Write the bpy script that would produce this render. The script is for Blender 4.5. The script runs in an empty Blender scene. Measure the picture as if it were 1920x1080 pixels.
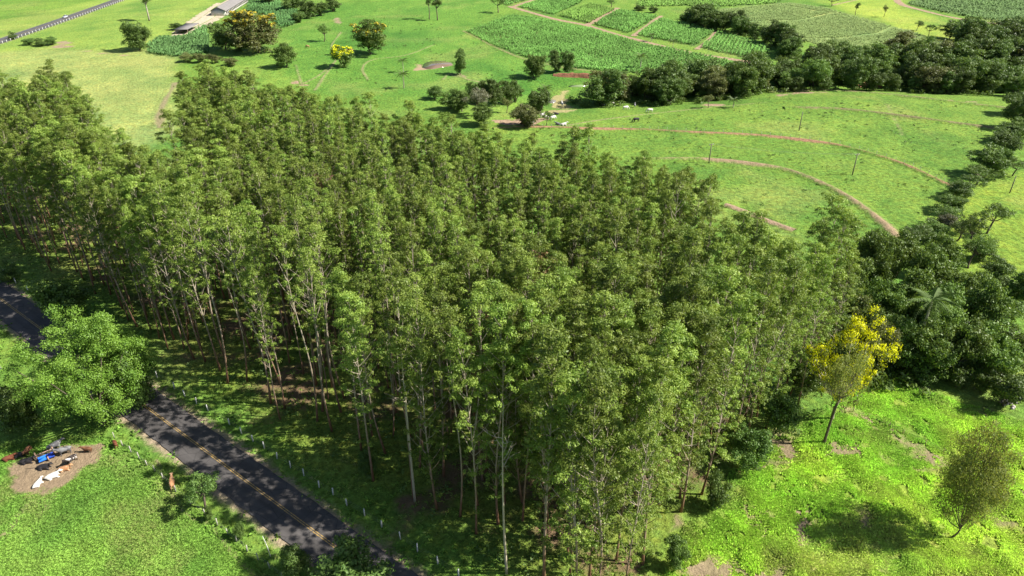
import bpy, math, random
import numpy as np
from mathutils import Vector, Matrix

# ------------------------------------------------------------------ camera, sky, sun, exposure
SC = bpy.context.scene
COL = SC.collection
CAMH = 75.0
PITCH = math.radians(30.0)
FPX = 1321.0                     # focal length in photo pixels (1920 wide)
cam_d = bpy.data.cameras.new('camera'); cam = bpy.data.objects.new('camera', cam_d); COL.objects.link(cam)
cam.location = (0, 0, CAMH); cam.rotation_euler = (math.pi/2 - PITCH, 0, 0)
cam_d.sensor_width = 36.0; cam_d.lens = FPX/1920*36.0; cam_d.clip_start = 0.5; cam_d.clip_end = 20000
SC.camera = cam

SUN_EL = math.radians(44.0)
SUN_DIR = Vector((0.997*math.cos(SUN_EL), -0.075*math.cos(SUN_EL), math.sin(SUN_EL))).normalized()   # towards the sun
sun_d = bpy.data.lights.new('sun', 'SUN'); sun = bpy.data.objects.new('sun', sun_d); COL.objects.link(sun)
sun_d.energy = 5.0; sun_d.angle = math.radians(0.53); sun_d.color = (1.0, 0.95, 0.86)
sun.rotation_euler = SUN_DIR.to_track_quat('Z', 'Y').to_euler(); sun.location = (60, -30, 160)
W = bpy.data.worlds.new('World'); SC.world = W; W.use_nodes = True
wn = W.node_tree.nodes; wl = W.node_tree.links
sky = wn.new('ShaderNodeTexSky'); sky.sky_type = 'NISHITA'; sky.sun_disc = False
sky.sun_elevation = SUN_EL; sky.sun_rotation = math.atan2(SUN_DIR.x, SUN_DIR.y)
wn['Background'].inputs['Strength'].default_value = 0.06
wl.new(sky.outputs[0], wn['Background'].inputs['Color'])
SC.view_settings.view_transform = 'Standard'; SC.view_settings.look = 'None'
SC.view_settings.exposure = 1.2; SC.view_settings.gamma = 1.0; SC.view_settings.use_curve_mapping = False
SC.cycles.max_bounces = 5; SC.cycles.diffuse_bounces = 4; SC.cycles.glossy_bounces = 2
SC.cycles.transmission_bounces = 3; SC.cycles.transparent_max_bounces = 2
SC.cycles.caustics_reflective = False; SC.cycles.caustics_refractive = False

R = np.random.default_rng(7)
random.seed(7)
HU = CAMH

# ------------------------------------------------------------------ numpy helpers
def flat(px, py, z=0.0):
    """photo pixel -> point on the level z"""
    dx = (px-960)/FPX; dy = (540-py)/FPX
    y = math.cos(PITCH)+dy*math.sin(PITCH); zz = -math.sin(PITCH)+dy*math.cos(PITCH)
    t = (CAMH-z)/-zz
    return np.array([dx*t, y*t])
def flats(pts): return np.array([flat(*p) for p in pts])

def hash2(ix, iy, seed):
    n = (ix*374761393 + iy*668265263 + seed*982451653) & 0xffffffff
    n = ((n ^ (n >> 13))*1274126177) & 0xffffffff
    return ((n ^ (n >> 16)) & 0xffff)/65535.0
def vnoise(x, y, s, seed=0):
    x = np.asarray(x, float)/s; y = np.asarray(y, float)/s
    ix = np.floor(x).astype(np.int64); iy = np.floor(y).astype(np.int64)
    fx = x-ix; fy = y-iy; fx = fx*fx*(3-2*fx); fy = fy*fy*(3-2*fy)
    a = hash2(ix, iy, seed); b = hash2(ix+1, iy, seed); c = hash2(ix, iy+1, seed); d = hash2(ix+1, iy+1, seed)
    return (a*(1-fx)+b*fx)*(1-fy)+(c*(1-fx)+d*fx)*fy
def fbm(x, y, s, seed=0, o=3):
    v = 0; a = 1; tot = 0
    for k in range(o):
        v = v+a*vnoise(x, y, s/2**k, seed+k*17); tot += a; a *= 0.5
    return v/tot
def sstep(a, b, x):
    t = np.clip((x-a)/(b-a), 0, 1); return t*t*(3-2*t)
def seg_dist(x, y, pl, closed=False):
    d = np.full(np.shape(x), 1e9)
    n = len(pl)
    for i in range(n if closed else n-1):
        a = pl[i]; b = pl[(i+1) % n]; ab = b-a; L = max(1e-9, ab@ab)
        t = np.clip(((x-a[0])*ab[0]+(y-a[1])*ab[1])/L, 0, 1)
        d = np.minimum(d, np.hypot(x-a[0]-t*ab[0], y-a[1]-t*ab[1]))
    return d
def in_poly(x, y, pl):
    c = np.zeros(np.shape(x), bool); n = len(pl)
    for i in range(n):
        x0, y0 = pl[i]; x1, y1 = pl[(i+1) % n]
        if y0 == y1: continue
        k = ((y0 > y) != (y1 > y)) & (x < (x1-x0)*(y-y0)/(y1-y0)+x0)
        c ^= k
    return c
def poly_sd(x, y, pl):
    """positive inside, metres"""
    d = seg_dist(x, y, pl, True)
    return np.where(in_poly(x, y, pl), d, -d)
def resample(pl, ds):
    pl = np.asarray(pl, float)
    # Catmull-Rom then even spacing
    P = np.vstack([2*pl[0]-pl[1], pl, 2*pl[-1]-pl[-2]]); out = []
    for i in range(1, len(P)-2):
        p0, p1, p2, p3 = P[i-1], P[i], P[i+1], P[i+2]
        for t in np.linspace(0, 1, 12, endpoint=False):
            out.append(0.5*((2*p1)+(-p0+p2)*t+(2*p0-5*p1+4*p2-p3)*t*t+(-p0+3*p1-3*p2+p3)*t**3))
    out.append(P[-2]); out = np.array(out)
    s = np.r_[0, np.cumsum(np.hypot(*np.diff(out, axis=0).T))]
    n = max(2, int(s[-1]/ds)+1); q = np.linspace(0, s[-1], n)
    return np.c_[np.interp(q, s, out[:, 0]), np.interp(q, s, out[:, 1])]

# ------------------------------------------------------------------ layout (ground plan)
ROAD_A = flat(300, 783); ROAD_B = flat(633, 1030)
RD = (ROAD_B-ROAD_A)/np.linalg.norm(ROAD_B-ROAD_A); RN = np.array([-RD[1], RD[0]])   # RN points to the plantation
def road_uv(x, y): return (x-ROAD_A[0])*RD[0]+(y-ROAD_A[1])*RD[1], (x-ROAD_A[0])*RN[0]+(y-ROAD_A[1])*RN[1]
ROAD = np.array([ROAD_A-RD*520, ROAD_A, ROAD_A+RD*160])
ROADW = 3.35
HWY = flats([(-260, 150), (-100, 108), (0, 77.5), (110, 40), (222, 0), (330, -42)])
STREAM = flats([(1035, 178), (1120, 176), (1200, 172), (1300, 160), (1400, 148), (1600, 143), (1800, 150), (2000, 150), (2300, 150)])
PONDC = flat(818, 119)
FOREST = np.array([(-2.75, 2.86), (-1.74, 2.42), (-1.60, 2.40), (-1.70, 2.65), (-1.62, 2.62), (-1.22, 2.06), (-1.07, 1.88), (-.90, 1.73),
                   (-1.016, 2.154), (-1.236, 2.62), (-1.115, 2.68), (-.715, 2.38), (-.431, 2.18), (0, 1.86), (.33, 1.72), (.43, 1.58),
                   (.47, 1.42), (.51, 1.27), (.58, 1.24), (.69, 1.38), (.765, 1.33), (.547, 1.13), (.43, 1.03), (.345, .915), (.265, .84), (.22, .765), (.185, .67)])*HU
FOREST = np.vstack([FOREST, [ROAD_A+RN*10.8+RD*(.98*HU), ROAD_A+RN*10.8-RD*2.6*HU]])
BAND1 = flats([(1085, 186), (1250, 187), (1320, 184), (1450, 166), (1600, 163), (1900, 180), (2080, 178), (2080, 112), (1850, 104), (1700, 112),
               (1560, 118), (1440, 138), (1300, 148), (1180, 160), (1090, 172)])
BAND2 = flats([(1288, 46), (1345, 58), (1440, 84), (1475, 122), (1500, 120), (1470, 88), (1370, 50), (1300, 34)])
BAND3 = flats([(1780, 82), (1800, 104), (1930, 112), (2060, 110), (2060, 66), (1860, 70)])
MEADOW = flats([(1225, 1120), (1255, 1030), (1310, 940), (1400, 850), (1500, 790), (1640, 700), (1760, 740), (1950, 800), (2300, 900), (2300, 1200), (1290, 1200)])
DIRT = flats([(-8, 884), (38, 852), (100, 838), (205, 822), (186, 850), (152, 897), (92, 924), (32, 926), (6, 908)])
COWLAWN = flats([(-200, 850), (200, 820), (300, 870), (420, 1000), (520, 1100), (420, 1250), (-400, 1250)])

# ------------------------------------------------------------------ terrain
def axis(a0, a1, core, far, g):
    c = list(np.arange(a0, a1+1e-6, core)); s = core
    while c[-1] < far: s = min(s*g, 160); c.append(c[-1]+s)
    return np.array(c)
xs_r = axis(0, 165, 1.4, 4200, 1.03); XS = np.r_[-xs_r[:0:-1], xs_r]
YS = np.r_[np.arange(-700, 30, 20.0), axis(40, 190, 1.4, 7000, 1.021)]
def h_fn(x, y):
    rd = seg_dist(x, y, ROAD); hd = seg_dist(x, y, HWY)
    k = sstep(7, 30, rd)*sstep(8, 40, hd)
    z = k*(0.55*np.sin(x/37+1.3)*np.cos(y/41+.7)+0.2*np.sin(x/13+2)*np.sin(y/17))
    z = z-4.2*np.exp(-(seg_dist(x, y, STREAM)/26)**2)
    dome = np.hypot((x-150)/120, (y-235)/70)
    z = z+2.2*np.exp(-dome**2)*sstep(8, 60, rd)
    z = z-0.9*np.exp(-(np.hypot(x-PONDC[0], (y-PONDC[1])*.8)/10.5)**4)
    m = sstep(0, 8, poly_sd(x, y, MEADOW))
    z = z+m*(0.75*(fbm(x, y, 3.0, 5, 2)-.5)+.8*(fbm(x, y, 12, 9)-.5))
    far = np.hypot(x, y)
    z = z+(far > 900)*0+np.clip(far-1200, 0, None)*0.012
    return z
GX, GY = np.meshgrid(XS, YS)
GZ = h_fn(GX, GY)
def hz(x, y):
    x = np.asarray(x, float); y = np.asarray(y, float)
    i = np.clip(np.searchsorted(XS, x)-1, 0, len(XS)-2); j = np.clip(np.searchsorted(YS, y)-1, 0, len(YS)-2)
    u = np.clip((x-XS[i])/(XS[i+1]-XS[i]), 0, 1); v = np.clip((y-YS[j])/(YS[j+1]-YS[j]), 0, 1)
    return (GZ[j, i]*(1-u)+GZ[j, i+1]*u)*(1-v)+(GZ[j+1, i]*(1-u)+GZ[j+1, i+1]*u)*v
def G(px, py):
    """photo pixel -> point on the terrain"""
    z = 0.0
    for _ in range(12):
        p = flat(px, py, z); z = 0.5*z+0.5*float(hz(p[0], p[1]))
    p = flat(px, py, z)
    return np.array([p[0], p[1], float(hz(p[0], p[1]))])
def Gs(pts): return np.array([G(*p)[:2] for p in pts])
def up_to(base, py):
    """height of something standing at base whose top shows at photo row py"""
    dy = (540-py)/FPX
    y = math.cos(PITCH)+dy*math.sin(PITCH); zz = -math.sin(PITCH)+dy*math.cos(PITCH)
    return CAMH+zz*base[1]/y-base[2]
def px_at(base): # photo pixels per metre at a point
    d = base[1]*math.cos(PITCH)+(CAMH-base[2])*math.sin(PITCH)
    return FPX/d

FIELDS = {
 'cane_main': [(875, 60), (960, 31), (1007, 36), (1040, 42), (1107, 55), (1207, 83), (1300, 102), (1430, 127), (1420, 136), (1300, 140), (1133, 130), (1080, 126), (980, 105), (927, 84)],
 'f2': [(972, 14), (1018, 0), (1097, -4), (1087, 7), (1038, 30), (1030, 28)],
 'f3': [(1048, 31), (1107, 7), (1152, 19), (1103, 45)],
 'f4': [(1114, 46), (1160, 19), (1230, 30), (1222, 38), (1178, 63)],
 'f5': [(1195, 66), (1238, 35), (1280, 43), (1340, 59), (1303, 88), (1258, 78)],
 'f6': [(1313, 92), (1347, 62), (1437, 88), (1440, 98), (1432, 116), (1408, 111)],
 'f7': [(1195, 12), (1200, -8), (1470, -8), (1462, 6), (1347, 12), (1280, 11)],
 'f8': [(1282, 22), (1347, 17), (1480, 6), (1547, 16), (1582, 27), (1660, 48), (1740, 68), (1834, 106), (1700, 104), (1560, 94), (1515, 78), (1480, 62), (1390, 40), (1318, 33)],
 'f9': [(1700, 6), (1780, -8), (2020, -8), (2020, 48), (1883, 42), (1780, 27), (1712, 12)],
 'barn_plot': [(275, 88), (300, 70), (350, 68), (385, 50), (392, 70), (392, 100), (330, 108), (280, 100)],
 'barn_cane': [(462, 22), (468, 4), (520, 4), (560, 24), (556, 44), (530, 52), (500, 30)],
 'f10': [(950, 12), (935, -6), (1000, -10), (985, 2)],
}
# grass colour regions: (polygon, colour, softness)
PALE = (.215, .275, .080); LAWN = (.115, .212, .034); PAST = (.116, .208, .033); LIME = (.190, .272, .038); SLOPE = (.165, .250, .034); FLOOR = (.135, .190, .034)
REG = [
    (flats([(-900, 60), (300, 92), (330, 110), (335, 190), (320, 240), (250, 300), (-900, 300)]), PALE, 6),
    (flats([(-400, 130), (230, -10), (400, -40), (400, 20), (330, 70), (240, 95), (100, 90)]), (.165, .255, .048), 6),
    (flats([(860, 230), (1320, 195), (1480, 165), (2000, 185), (2300, 260), (1800, 345), (1690, 450), (1300, 500), (900, 300)]), PAST, 10),
    (flats([(1790, 360), (2300, 250), (2400, 560), (1820, 520), (1740, 440)]), SLOPE, 5),
    (flats([(1480, -20), (1560, 12), (1640, 38), (1800, 92), (1860, 70), (1760, 36), (1690, 14), (1680, -20)]), (.205, .290, .045), 8),
    (MEADOW, LIME, 4),
    (COWLAWN, (.112, .205, .034), 5),
    (FOREST, FLOOR, 5),
    (flats([(560, 10), (960, -10), (880, 60), (1000, 115), (1120, 150), (900, 190), (600, 180), (520, 120)]), (.088, .195, .030), 8),
]
for k_, pl_ in FIELDS.items(): REG.append((flats(pl_), (.18, .25, .085) if k_ == 'f8' else (.095, .165, .045), 1.5))
def gcol_fn(x, y):
    c = np.tile(np.array(LAWN), (x.size, 1)); xf = x.ravel(); yf = y.ravel()
    for pl, col, s in REG:
        k = sstep(-s, s, poly_sd(xf, yf, pl)+s*1.6*(fbm(xf, yf, 14, 3)-.5))[:, None]
        c = c*(1-k)+np.array(col)*k
    n = fbm(xf, yf, 22, 31, 3)[:, None]
    c = c*(1+(n-.5)*np.array([.55, .32, .4]))
    dr = (sstep(.56, .74, fbm(xf, yf, 20, 211, 4))*.24)[:, None]; c = c*(1-dr)+np.array([.25, .255, .085])*dr
    wt = (sstep(.58, .74, fbm(xf, yf, 28, 311, 4))*.45)[:, None]; c = c*(1-wt*np.array([.55, .32, .3]))
    n2 = fbm(xf, yf, 5, 77, 2)[:, None]
    return np.clip(c*(1+(n2-.5)*np.array([.55, .35, .4])), 0, 1)
TAN = (.26, .20, .125); REDS = (.34, .155, .085); PINK = (.29, .205, .135); DUSK = (.19, .15, .09)
SOILS = [  # soil laid into the ground itself: (points, half width m, colour, closed)
    (flats([(1590, 765), (1640, 789), (1700, 824), (1760, 855), (1840, 890), (1940, 935)]), 1.0, TAN, False),
    (flats([(1430, 880), (1470, 850), (1500, 828), (1450, 830)]), 1.2, DUSK, False),
    (flats([(1480, 850), (1540, 838)]), 1.3, TAN, False),
    (flats([(1290, 1075), (1340, 1055), (1420, 1075)]), 1.8, TAN, False),
    (flats([(1500, 965), (1520, 945), (1500, 1010)]), .9, TAN, False),
    (flats([(112, 78), (120, 86)]), 4, TAN, False),
    (flats([(140, 92), (200, 98), (255, 105)]), 1.2, PINK, False),
    (flats([(60, 925), (25, 990), (0, 1010)]), .35, TAN, False),
    (flats([(100, 930), (72, 975), (70, 1000)]), .25, TAN, False),
    (flats([(1690, 262), (1660, 200)]), .1, TAN, False),
    (flats([(636, 44), (628, 30)]), 1.6, TAN, False),
    (flats([(545, 152), (566, 160)]), 2, PINK, False),
    (flats([(800, 125), (780, 130), (785, 120)]), 2.2, PINK, False),
    (flats([(850, 140), (870, 142)]), 2.6, TAN, False),
    (flats([(945, 236), (990, 232), (1020, 225)]), 4.2, PINK, False),
    (flats([(1040, 200), (1060, 190), (1045, 170), (1060, 160)]), 4, (.30, .27, .12), False),
    (flats([(1460, 178), (1500, 170), (1545, 168)]), 2, PINK, False),
    (flats([(1770, 193), (1830, 198)]), 1.0, PINK, False),
    (flats([(1316, 195), (1340, 196)]), 3.0, PINK, False),
    (flats([(652, 92), (658, 99)]), 2, REDS, False),
    (flats([(380, 45), (400, 32), (436, 20)]), 3, TAN, False),
    (flats([(200, 855), (260, 890), (330, 920)]), .3, TAN, False),
]
def soil_fn(x, y):
    xf = x.ravel(); yf = y.ravel(); s = np.full(xf.shape, -3.0); c = np.tile(np.array(TAN), (xf.size, 1))
    for pl, w, col, cl in SOILS:
        d = w*.75-seg_dist(xf, yf, pl)+w*1.5*(fbm(xf, yf, max(1.5, w*1.6), 51, 4)-.5)*2
        k = d > s; s = np.where(k, d, s); c[k] = col
    # bare patches between the tussocks of the near meadow, leaf litter under the plantation
    m = poly_sd(xf, yf, MEADOW)
    u, v = xf, yf
    edge = np.clip(1-np.abs(seg_dist(xf, yf, FOREST, True)-3)/22, 0, 1)
    b = np.where(m > -2, (fbm(u, v, 4.2, 13, 4)-.76+.17*edge)*8, -9)
    k = b > s; s = np.where(k, b, s); c[k] = (.215, .175, .10)
    f = poly_sd(xf, yf, FOREST)
    b = np.where(f > -6, (fbm(u, v, 5, 23, 4)-.60)*7+np.clip(f-8, -14, 3)*.12, -3)
    k = b > s; s = np.where(k, b, s); c[k] = (.155, .105, .06)
    uu, vv = road_uv(xf, yf)
    b = (ROADW+.85)-np.abs(vv)+1.2*(fbm(xf, yf, 3, 8)-.5)
    k = b > s; s = np.where(k, b, s); c[k] = (.30, .235, .16)
    hd = 5.2-seg_dist(xf, yf, HWY); k = hd > s; s = np.where(k, hd, s); c[k] = (.2, .22, .1)
    return np.clip(s, -3, 3), c

# ------------------------------------------------------------------ mesh + object helpers
def mesh_np(name, V, F, mat=None, smooth=False, attrs=None):
    V = np.asarray(V, np.float32); me = bpy.data.meshes.new(name)
    if isinstance(F, np.ndarray): Fs = [F]
    else: Fs = F
    tot = [np.full(len(f), f.shape[1], np.int32) for f in Fs if len(f)]
    idx = [f.ravel().astype(np.int32) for f in Fs if len(f)]
    tot = np.concatenate(tot); idx = np.concatenate(idx)
    me.vertices.add(len(V)); me.vertices.foreach_set('co', V.ravel())
    me.loops.add(len(idx)); me.loops.foreach_set('vertex_index', idx)
    me.polygons.add(len(tot)); st = np.r_[0, np.cumsum(tot)[:-1]].astype(np.int32)
    me.polygons.foreach_set('loop_start', st)
    try: me.polygons.foreach_set('loop_total', tot)
    except Exception: pass
    if smooth: me.polygons.foreach_set('use_smooth', np.ones(len(tot), bool))
    for an, (ty, data) in (attrs or {}).items():
        a = me.attributes.new(an, ty, 'POINT')
        if ty == 'FLOAT': a.data.foreach_set('value', np.asarray(data, np.float32).ravel())
        elif ty == 'INT': a.data.foreach_set('value', np.asarray(data, np.int32).ravel())
        elif ty == 'FLOAT_VECTOR': a.data.foreach_set('vector', np.asarray(data, np.float32).ravel())
        else:
            d = np.asarray(data, np.float32)
            if d.shape[1] == 3: d = np.c_[d, np.ones(len(d), np.float32)]
            a.data.foreach_set('color', d.ravel())
    if mat: me.materials.append(mat)
    me.update(calc_edges=True); me.validate()
    return me
def link(name, me, parent=None, loc=(0, 0, 0), rot=(0, 0, 0), sc=(1, 1, 1), mat=None):
    o = bpy.data.objects.new(name, me); COL.objects.link(o)
    o.location = loc; o.rotation_euler = rot; o.scale = sc
    if parent: o.parent = parent
    if mat is not None and me is not None:
        o.material_slots[0].link = 'OBJECT'; o.material_slots[0].material = mat
    return o
def tag(o, label, cat, group=None):
    o['label'] = label; o['category'] = cat
    if group: o['group'] = group
    return o
def kind(o, k):
    o['kind'] = k; return o
def thing(name, label, cat, loc, rz=0, sc=(1, 1, 1), group=None):
    o = bpy.data.objects.new(name, None); COL.objects.link(o); o.empty_display_size = .5
    o.location = loc; o.rotation_euler = (0, 0, rz); o.scale = sc
    return tag(o, label, cat, group)
class MB:
    """collects boxes, tubes and quads into one mesh"""
    def __init__(s): s.V = []; s.Q = []; s.T = []; s.n = 0
    def add(s, V, Q=None, T=None):
        V = np.asarray(V, float).reshape(-1, 3); s.V.append(V)
        if Q is not None and len(Q): s.Q.append(np.asarray(Q)+s.n)
        if T is not None and len(T): s.T.append(np.asarray(T)+s.n)
        s.n += len(V); return s
    def box(s, c, d, rz=0, taper=1.0):
        x, y, z = d[0]/2, d[1]/2, d[2]/2
        V = np.array([(-x, -y, -z), (x, -y, -z), (x, y, -z), (-x, y, -z), (-x*taper, -y*taper, z), (x*taper, -y*taper, z), (x*taper, y*taper, z), (-x*taper, y*taper, z)])
        cr, sr = math.cos(rz), math.sin(rz)
        V = np.c_[V[:, 0]*cr-V[:, 1]*sr, V[:, 0]*sr+V[:, 1]*cr, V[:, 2]]+np.array(c)
        return s.add(V, [(0, 3, 2, 1), (4, 5, 6, 7), (0, 1, 5, 4), (1, 2, 6, 5), (2, 3, 7, 6), (3, 0, 4, 7)])
    def tube(s, P, r, n=6, cap=True):
        P = np.asarray(P, float); m = len(P); r = np.broadcast_to(np.asarray(r, float), (m,))
        T = np.gradient(P, axis=0); T /= np.linalg.norm(T, axis=1)[:, None]+1e-9
        ref = np.array([1., 0, 0]) if abs(T[0, 0]) < .8 else np.array([0, 1., 0])
        A = np.cross(T, ref); A /= np.linalg.norm(A, axis=1)[:, None]+1e-9; B = np.cross(T, A)
        a = np.linspace(0, 2*math.pi, n, endpoint=False)
        V = P[:, None]+r[:, None, None]*(np.cos(a)[None, :, None]*A[:, None]+np.sin(a)[None, :, None]*B[:, None])
        i = np.arange(m-1)[:, None]*n; k = np.arange(n)[None]; k2 = (k+1) % n
        Q = np.stack([i+k, i+k2, i+n+k2, i+n+k], -1).reshape(-1, 4)
        V = V.reshape(-1, 3); T3 = []
        if cap:
            V = np.vstack([V, P[0], P[-1]]); a0 = m*n
            for q in range(n):
                T3.append((a0, (q+1) % n, q)); T3.append((a0+1, (m-1)*n+q, (m-1)*n+(q+1) % n))
        return s.add(V, Q, T3)
    def faces(s):
        out = []
        if s.Q: out.append(np.vstack(s.Q))
        if s.T: out.append(np.vstack(s.T))
        return out
    def mesh(s, name, mat, smooth=False, attrs=None): return mesh_np(name, np.vstack(s.V), s.faces(), mat, smooth, attrs)

# ------------------------------------------------------------------ materials
def nodes(name):
    m = bpy.data.materials.new(name); m.use_nodes = True
    return m, m.node_tree.nodes, m.node_tree.links, m.node_tree.nodes['Principled BSDF']
def N(nt, t, **k):
    n = nt.new(t)
    for a, b in k.items(): setattr(n, a, b)
    return n
def noise(nt, L, vec, scale, detail=4, rough=.55):
    n = nt.new('ShaderNodeTexNoise'); n.inputs['Scale'].default_value = scale; n.inputs['Detail'].default_value = detail; n.inputs['Roughness'].default_value = rough
    if vec is not None: L.new(vec, n.inputs['Vector'])
    return n
def mathn(nt, L, op, a, b=None, clamp=False):
    n = nt.new('ShaderNodeMath'); n.operation = op; n.use_clamp = clamp
    for i, v in enumerate((a, b)):
        if v is None: continue
        if isinstance(v, (int, float)): n.inputs[i].default_value = v
        else: L.new(v, n.inputs[i])
    return n.outputs[0]
def mixc(nt, L, fac, a, b, blend='MIX'):
    n = nt.new('ShaderNodeMix'); n.data_type = 'RGBA'; n.blend_type = blend
    for s, v in ((n.inputs['Factor'], fac), (n.inputs['A'], a), (n.inputs['B'], b)):
        if isinstance(v, (int, float)): s.default_value = v
        elif isinstance(v, tuple): s.default_value = (*v, 1)
        else: L.new(v, s)
    return n.outputs['Result']
def plain(name, col, rough=.8, spec=.3, nscale=3.0, amt=.35, metal=0):
    m, nt, L, b = nodes(name)
    tc = nt.new('ShaderNodeTexCoord'); n = noise(nt, L, tc.outputs['Object'], nscale, 5)
    k = mathn(nt, L, 'MULTIPLY_ADD', n.outputs['Fac'], amt*2); nt[-1].inputs[2].default_value = 1-amt
    c = mixc(nt, L, 1.0, tuple(col), k, 'MULTIPLY')
    L.new(c, b.inputs['Base Color']); b.inputs['Roughness'].default_value = rough; b.inputs['Specular IOR Level'].default_value = spec; b.inputs['Metallic'].default_value = metal
    return m
def ground_mat():
    m, nt, L, b = nodes('ground')
    ge = nt.new('ShaderNodeNewGeometry'); pos = ge.outputs['Position']
    g = N(nt, 'ShaderNodeAttribute', attribute_name='gcol'); s = N(nt, 'ShaderNodeAttribute', attribute_name='soil'); sc = N(nt, 'ShaderNodeAttribute', attribute_name='scol')
    n1 = noise(nt, L, pos, .55, 8, .62); n2 = noise(nt, L, pos, 3.2, 6, .65); n3 = noise(nt, L, pos, .07, 4)
    # grass: fine light/dark tussock colour, with small tussock shading painted in
    n5 = noise(nt, L, pos, 1.05, 3, .5)
    f0 = mathn(nt, L, 'MULTIPLY_ADD', n2.outputs['Fac'], 1.7); nt[-1].inputs[2].default_value = -.85
    f1 = mathn(nt, L, 'MULTIPLY_ADD', n5.outputs['Fac'], 1.7); nt[-1].inputs[2].default_value = .15
    f = mathn(nt, L, 'ADD', f0, f1); f = mathn(nt, L, 'MAXIMUM', f, .3)
    gc = mixc(nt, L, 1.0, g.outputs['Color'], f, 'MULTIPLY')
    r = nt.new('ShaderNodeValToRGB'); r.color_ramp.elements[0].position = .42; r.color_ramp.elements[1].position = .68
    L.new(n1.outputs['Fac'], r.inputs['Fac'])
    gc2 = mixc(nt, L, 1.0, gc, (1.25, 1.0, .85), 'MULTIPLY')
    k = mathn(nt, L, 'MULTIPLY', r.outputs['Color'], .8)
    gc = mixc(nt, L, k, gc, gc2)
    r3 = nt.new('ShaderNodeValToRGB'); r3.color_ramp.elements[0].position = .57; r3.color_ramp.elements[1].position = .66
    n4 = noise(nt, L, pos, .33, 3); L.new(n4.outputs['Fac'], r3.inputs['Fac'])
    weeds = mathn(nt, L, 'MULTIPLY', r3.outputs['Color'], .5)
    gc = mixc(nt, L, weeds, gc, mixc(nt, L, 1.0, gc, (.55, .72, .7), 'MULTIPLY'))
    # soil
    sf = mathn(nt, L, 'MULTIPLY_ADD', n1.outputs['Fac'], 1.0); nt[-1].inputs[2].default_value = .5
    so = mixc(nt, L, 1.0, sc.outputs['Color'], sf, 'MULTIPLY')
    d = mathn(nt, L, 'SUBTRACT', n2.outputs['Fac'], .5); d = mathn(nt, L, 'MULTIPLY', d, 2.6)
    d1 = mathn(nt, L, 'SUBTRACT', n1.outputs['Fac'], .5); d1 = mathn(nt, L, 'MULTIPLY', d1, 2.2)
    t = mathn(nt, L, 'ADD', s.outputs['Fac'], d); t = mathn(nt, L, 'ADD', t, d1)
    mr = nt.new('ShaderNodeMapRange'); mr.interpolation_type = 'SMOOTHSTEP'; mr.inputs['From Min'].default_value = -.9; mr.inputs['From Max'].default_value = .9
    L.new(t, mr.inputs['Value'])
    c = mixc(nt, L, mr.outputs['Result'], gc, so)
    L.new(c, b.inputs['Base Color']); b.inputs['Roughness'].default_value = .95; b.inputs['Specular IOR Level'].default_value = .12
    bu = nt.new('ShaderNodeBump'); bu.inputs['Strength'].default_value = .9; bu.inputs['Distance'].default_value = .35
    hs = mathn(nt, L, 'ADD', n2.outputs['Fac'], n1.outputs['Fac']); hs = mathn(nt, L, 'ADD', hs, n5.outputs['Fac']); L.new(hs, bu.inputs['Height']); L.new(bu.outputs['Normal'], b.inputs['Normal'])
    return m
M_GROUND = ground_mat()
def leaf_mat(name, col, col2, trans=.32, var=.5):
    """col..col2 vary leaf by leaf (attribute lv) and a little from tree to tree"""
    m, nt, L, b = nodes(name)
    a = N(nt, 'ShaderNodeAttribute', attribute_name='lv'); oi = nt.new('ShaderNodeObjectInfo')
    c = mixc(nt, L, a.outputs['Fac'], tuple(col), tuple(col2))
    k = mathn(nt, L, 'MULTIPLY_ADD', oi.outputs['Random'], var); nt[-1].inputs[2].default_value = 1-var/2
    c = mixc(nt, L, 1.0, c, k, 'MULTIPLY')
    h = nt.new('ShaderNodeHueSaturation'); hv = mathn(nt, L, 'MULTIPLY_ADD', oi.outputs['Random'], .016); nt[-1].inputs[2].default_value = .495
    L.new(hv, h.inputs['Hue']); L.new(c, h.inputs['Color']); c = h.outputs['Color']
    L.new(c, b.inputs['Base Color']); b.inputs['Roughness'].default_value = .5; b.inputs['Specular IOR Level'].default_value = .3
    tr = nt.new('ShaderNodeBsdfTranslucent'); tc = mixc(nt, L, 1.0, c, (1.15, 1.1, .6), 'MULTIPLY'); L.new(tc, tr.inputs['Color'])
    ms = nt.new('ShaderNodeMixShader'); ms.inputs[0].default_value = trans
    L.new(b.outputs[0], ms.inputs[1]); L.new(tr.outputs[0], ms.inputs[2]); L.new(ms.outputs[0], nt['Material Output'].inputs['Surface'])
    return m
L_EUC = leaf_mat('eucalyptus_leaf', (.088, .160, .019), (.285, .355, .068), .33, .65)
L_DARK = leaf_mat('dark_leaf', (.055, .100, .020), (.135, .200, .044), .28)
L_MID = leaf_mat('mid_leaf', (.074, .136, .025), (.165, .240, .052), .32)
L_OLIVE = leaf_mat('olive_leaf', (.100, .125, .034), (.180, .195, .064), .3)
L_FEATH = leaf_mat('feathery_leaf', (.180, .225, .055), (.300, .340, .105), .45)
L_BRIGHT = leaf_mat('bright_leaf', (.095, .195, .022), (.225, .370, .055), .3, .1)
L_GREY = leaf_mat('grey_leaf', (.10, .11, .06), (.17, .16, .10), .25)
L_SHRUB = leaf_mat('shrub_leaf', (.070, .130, .028), (.140, .215, .048), .3)
L_DEAD = leaf_mat('dead_leaf', (.16, .085, .05), (.24, .14, .075), .25)
L_YEL = leaf_mat('yellow_blossom', (.60, .61, .006), (.76, .80, .020), .35, .02)
L_GOLD = leaf_mat('gold_blossom', (.30, .24, .02), (.46, .36, .035), .3, .2)
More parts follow.
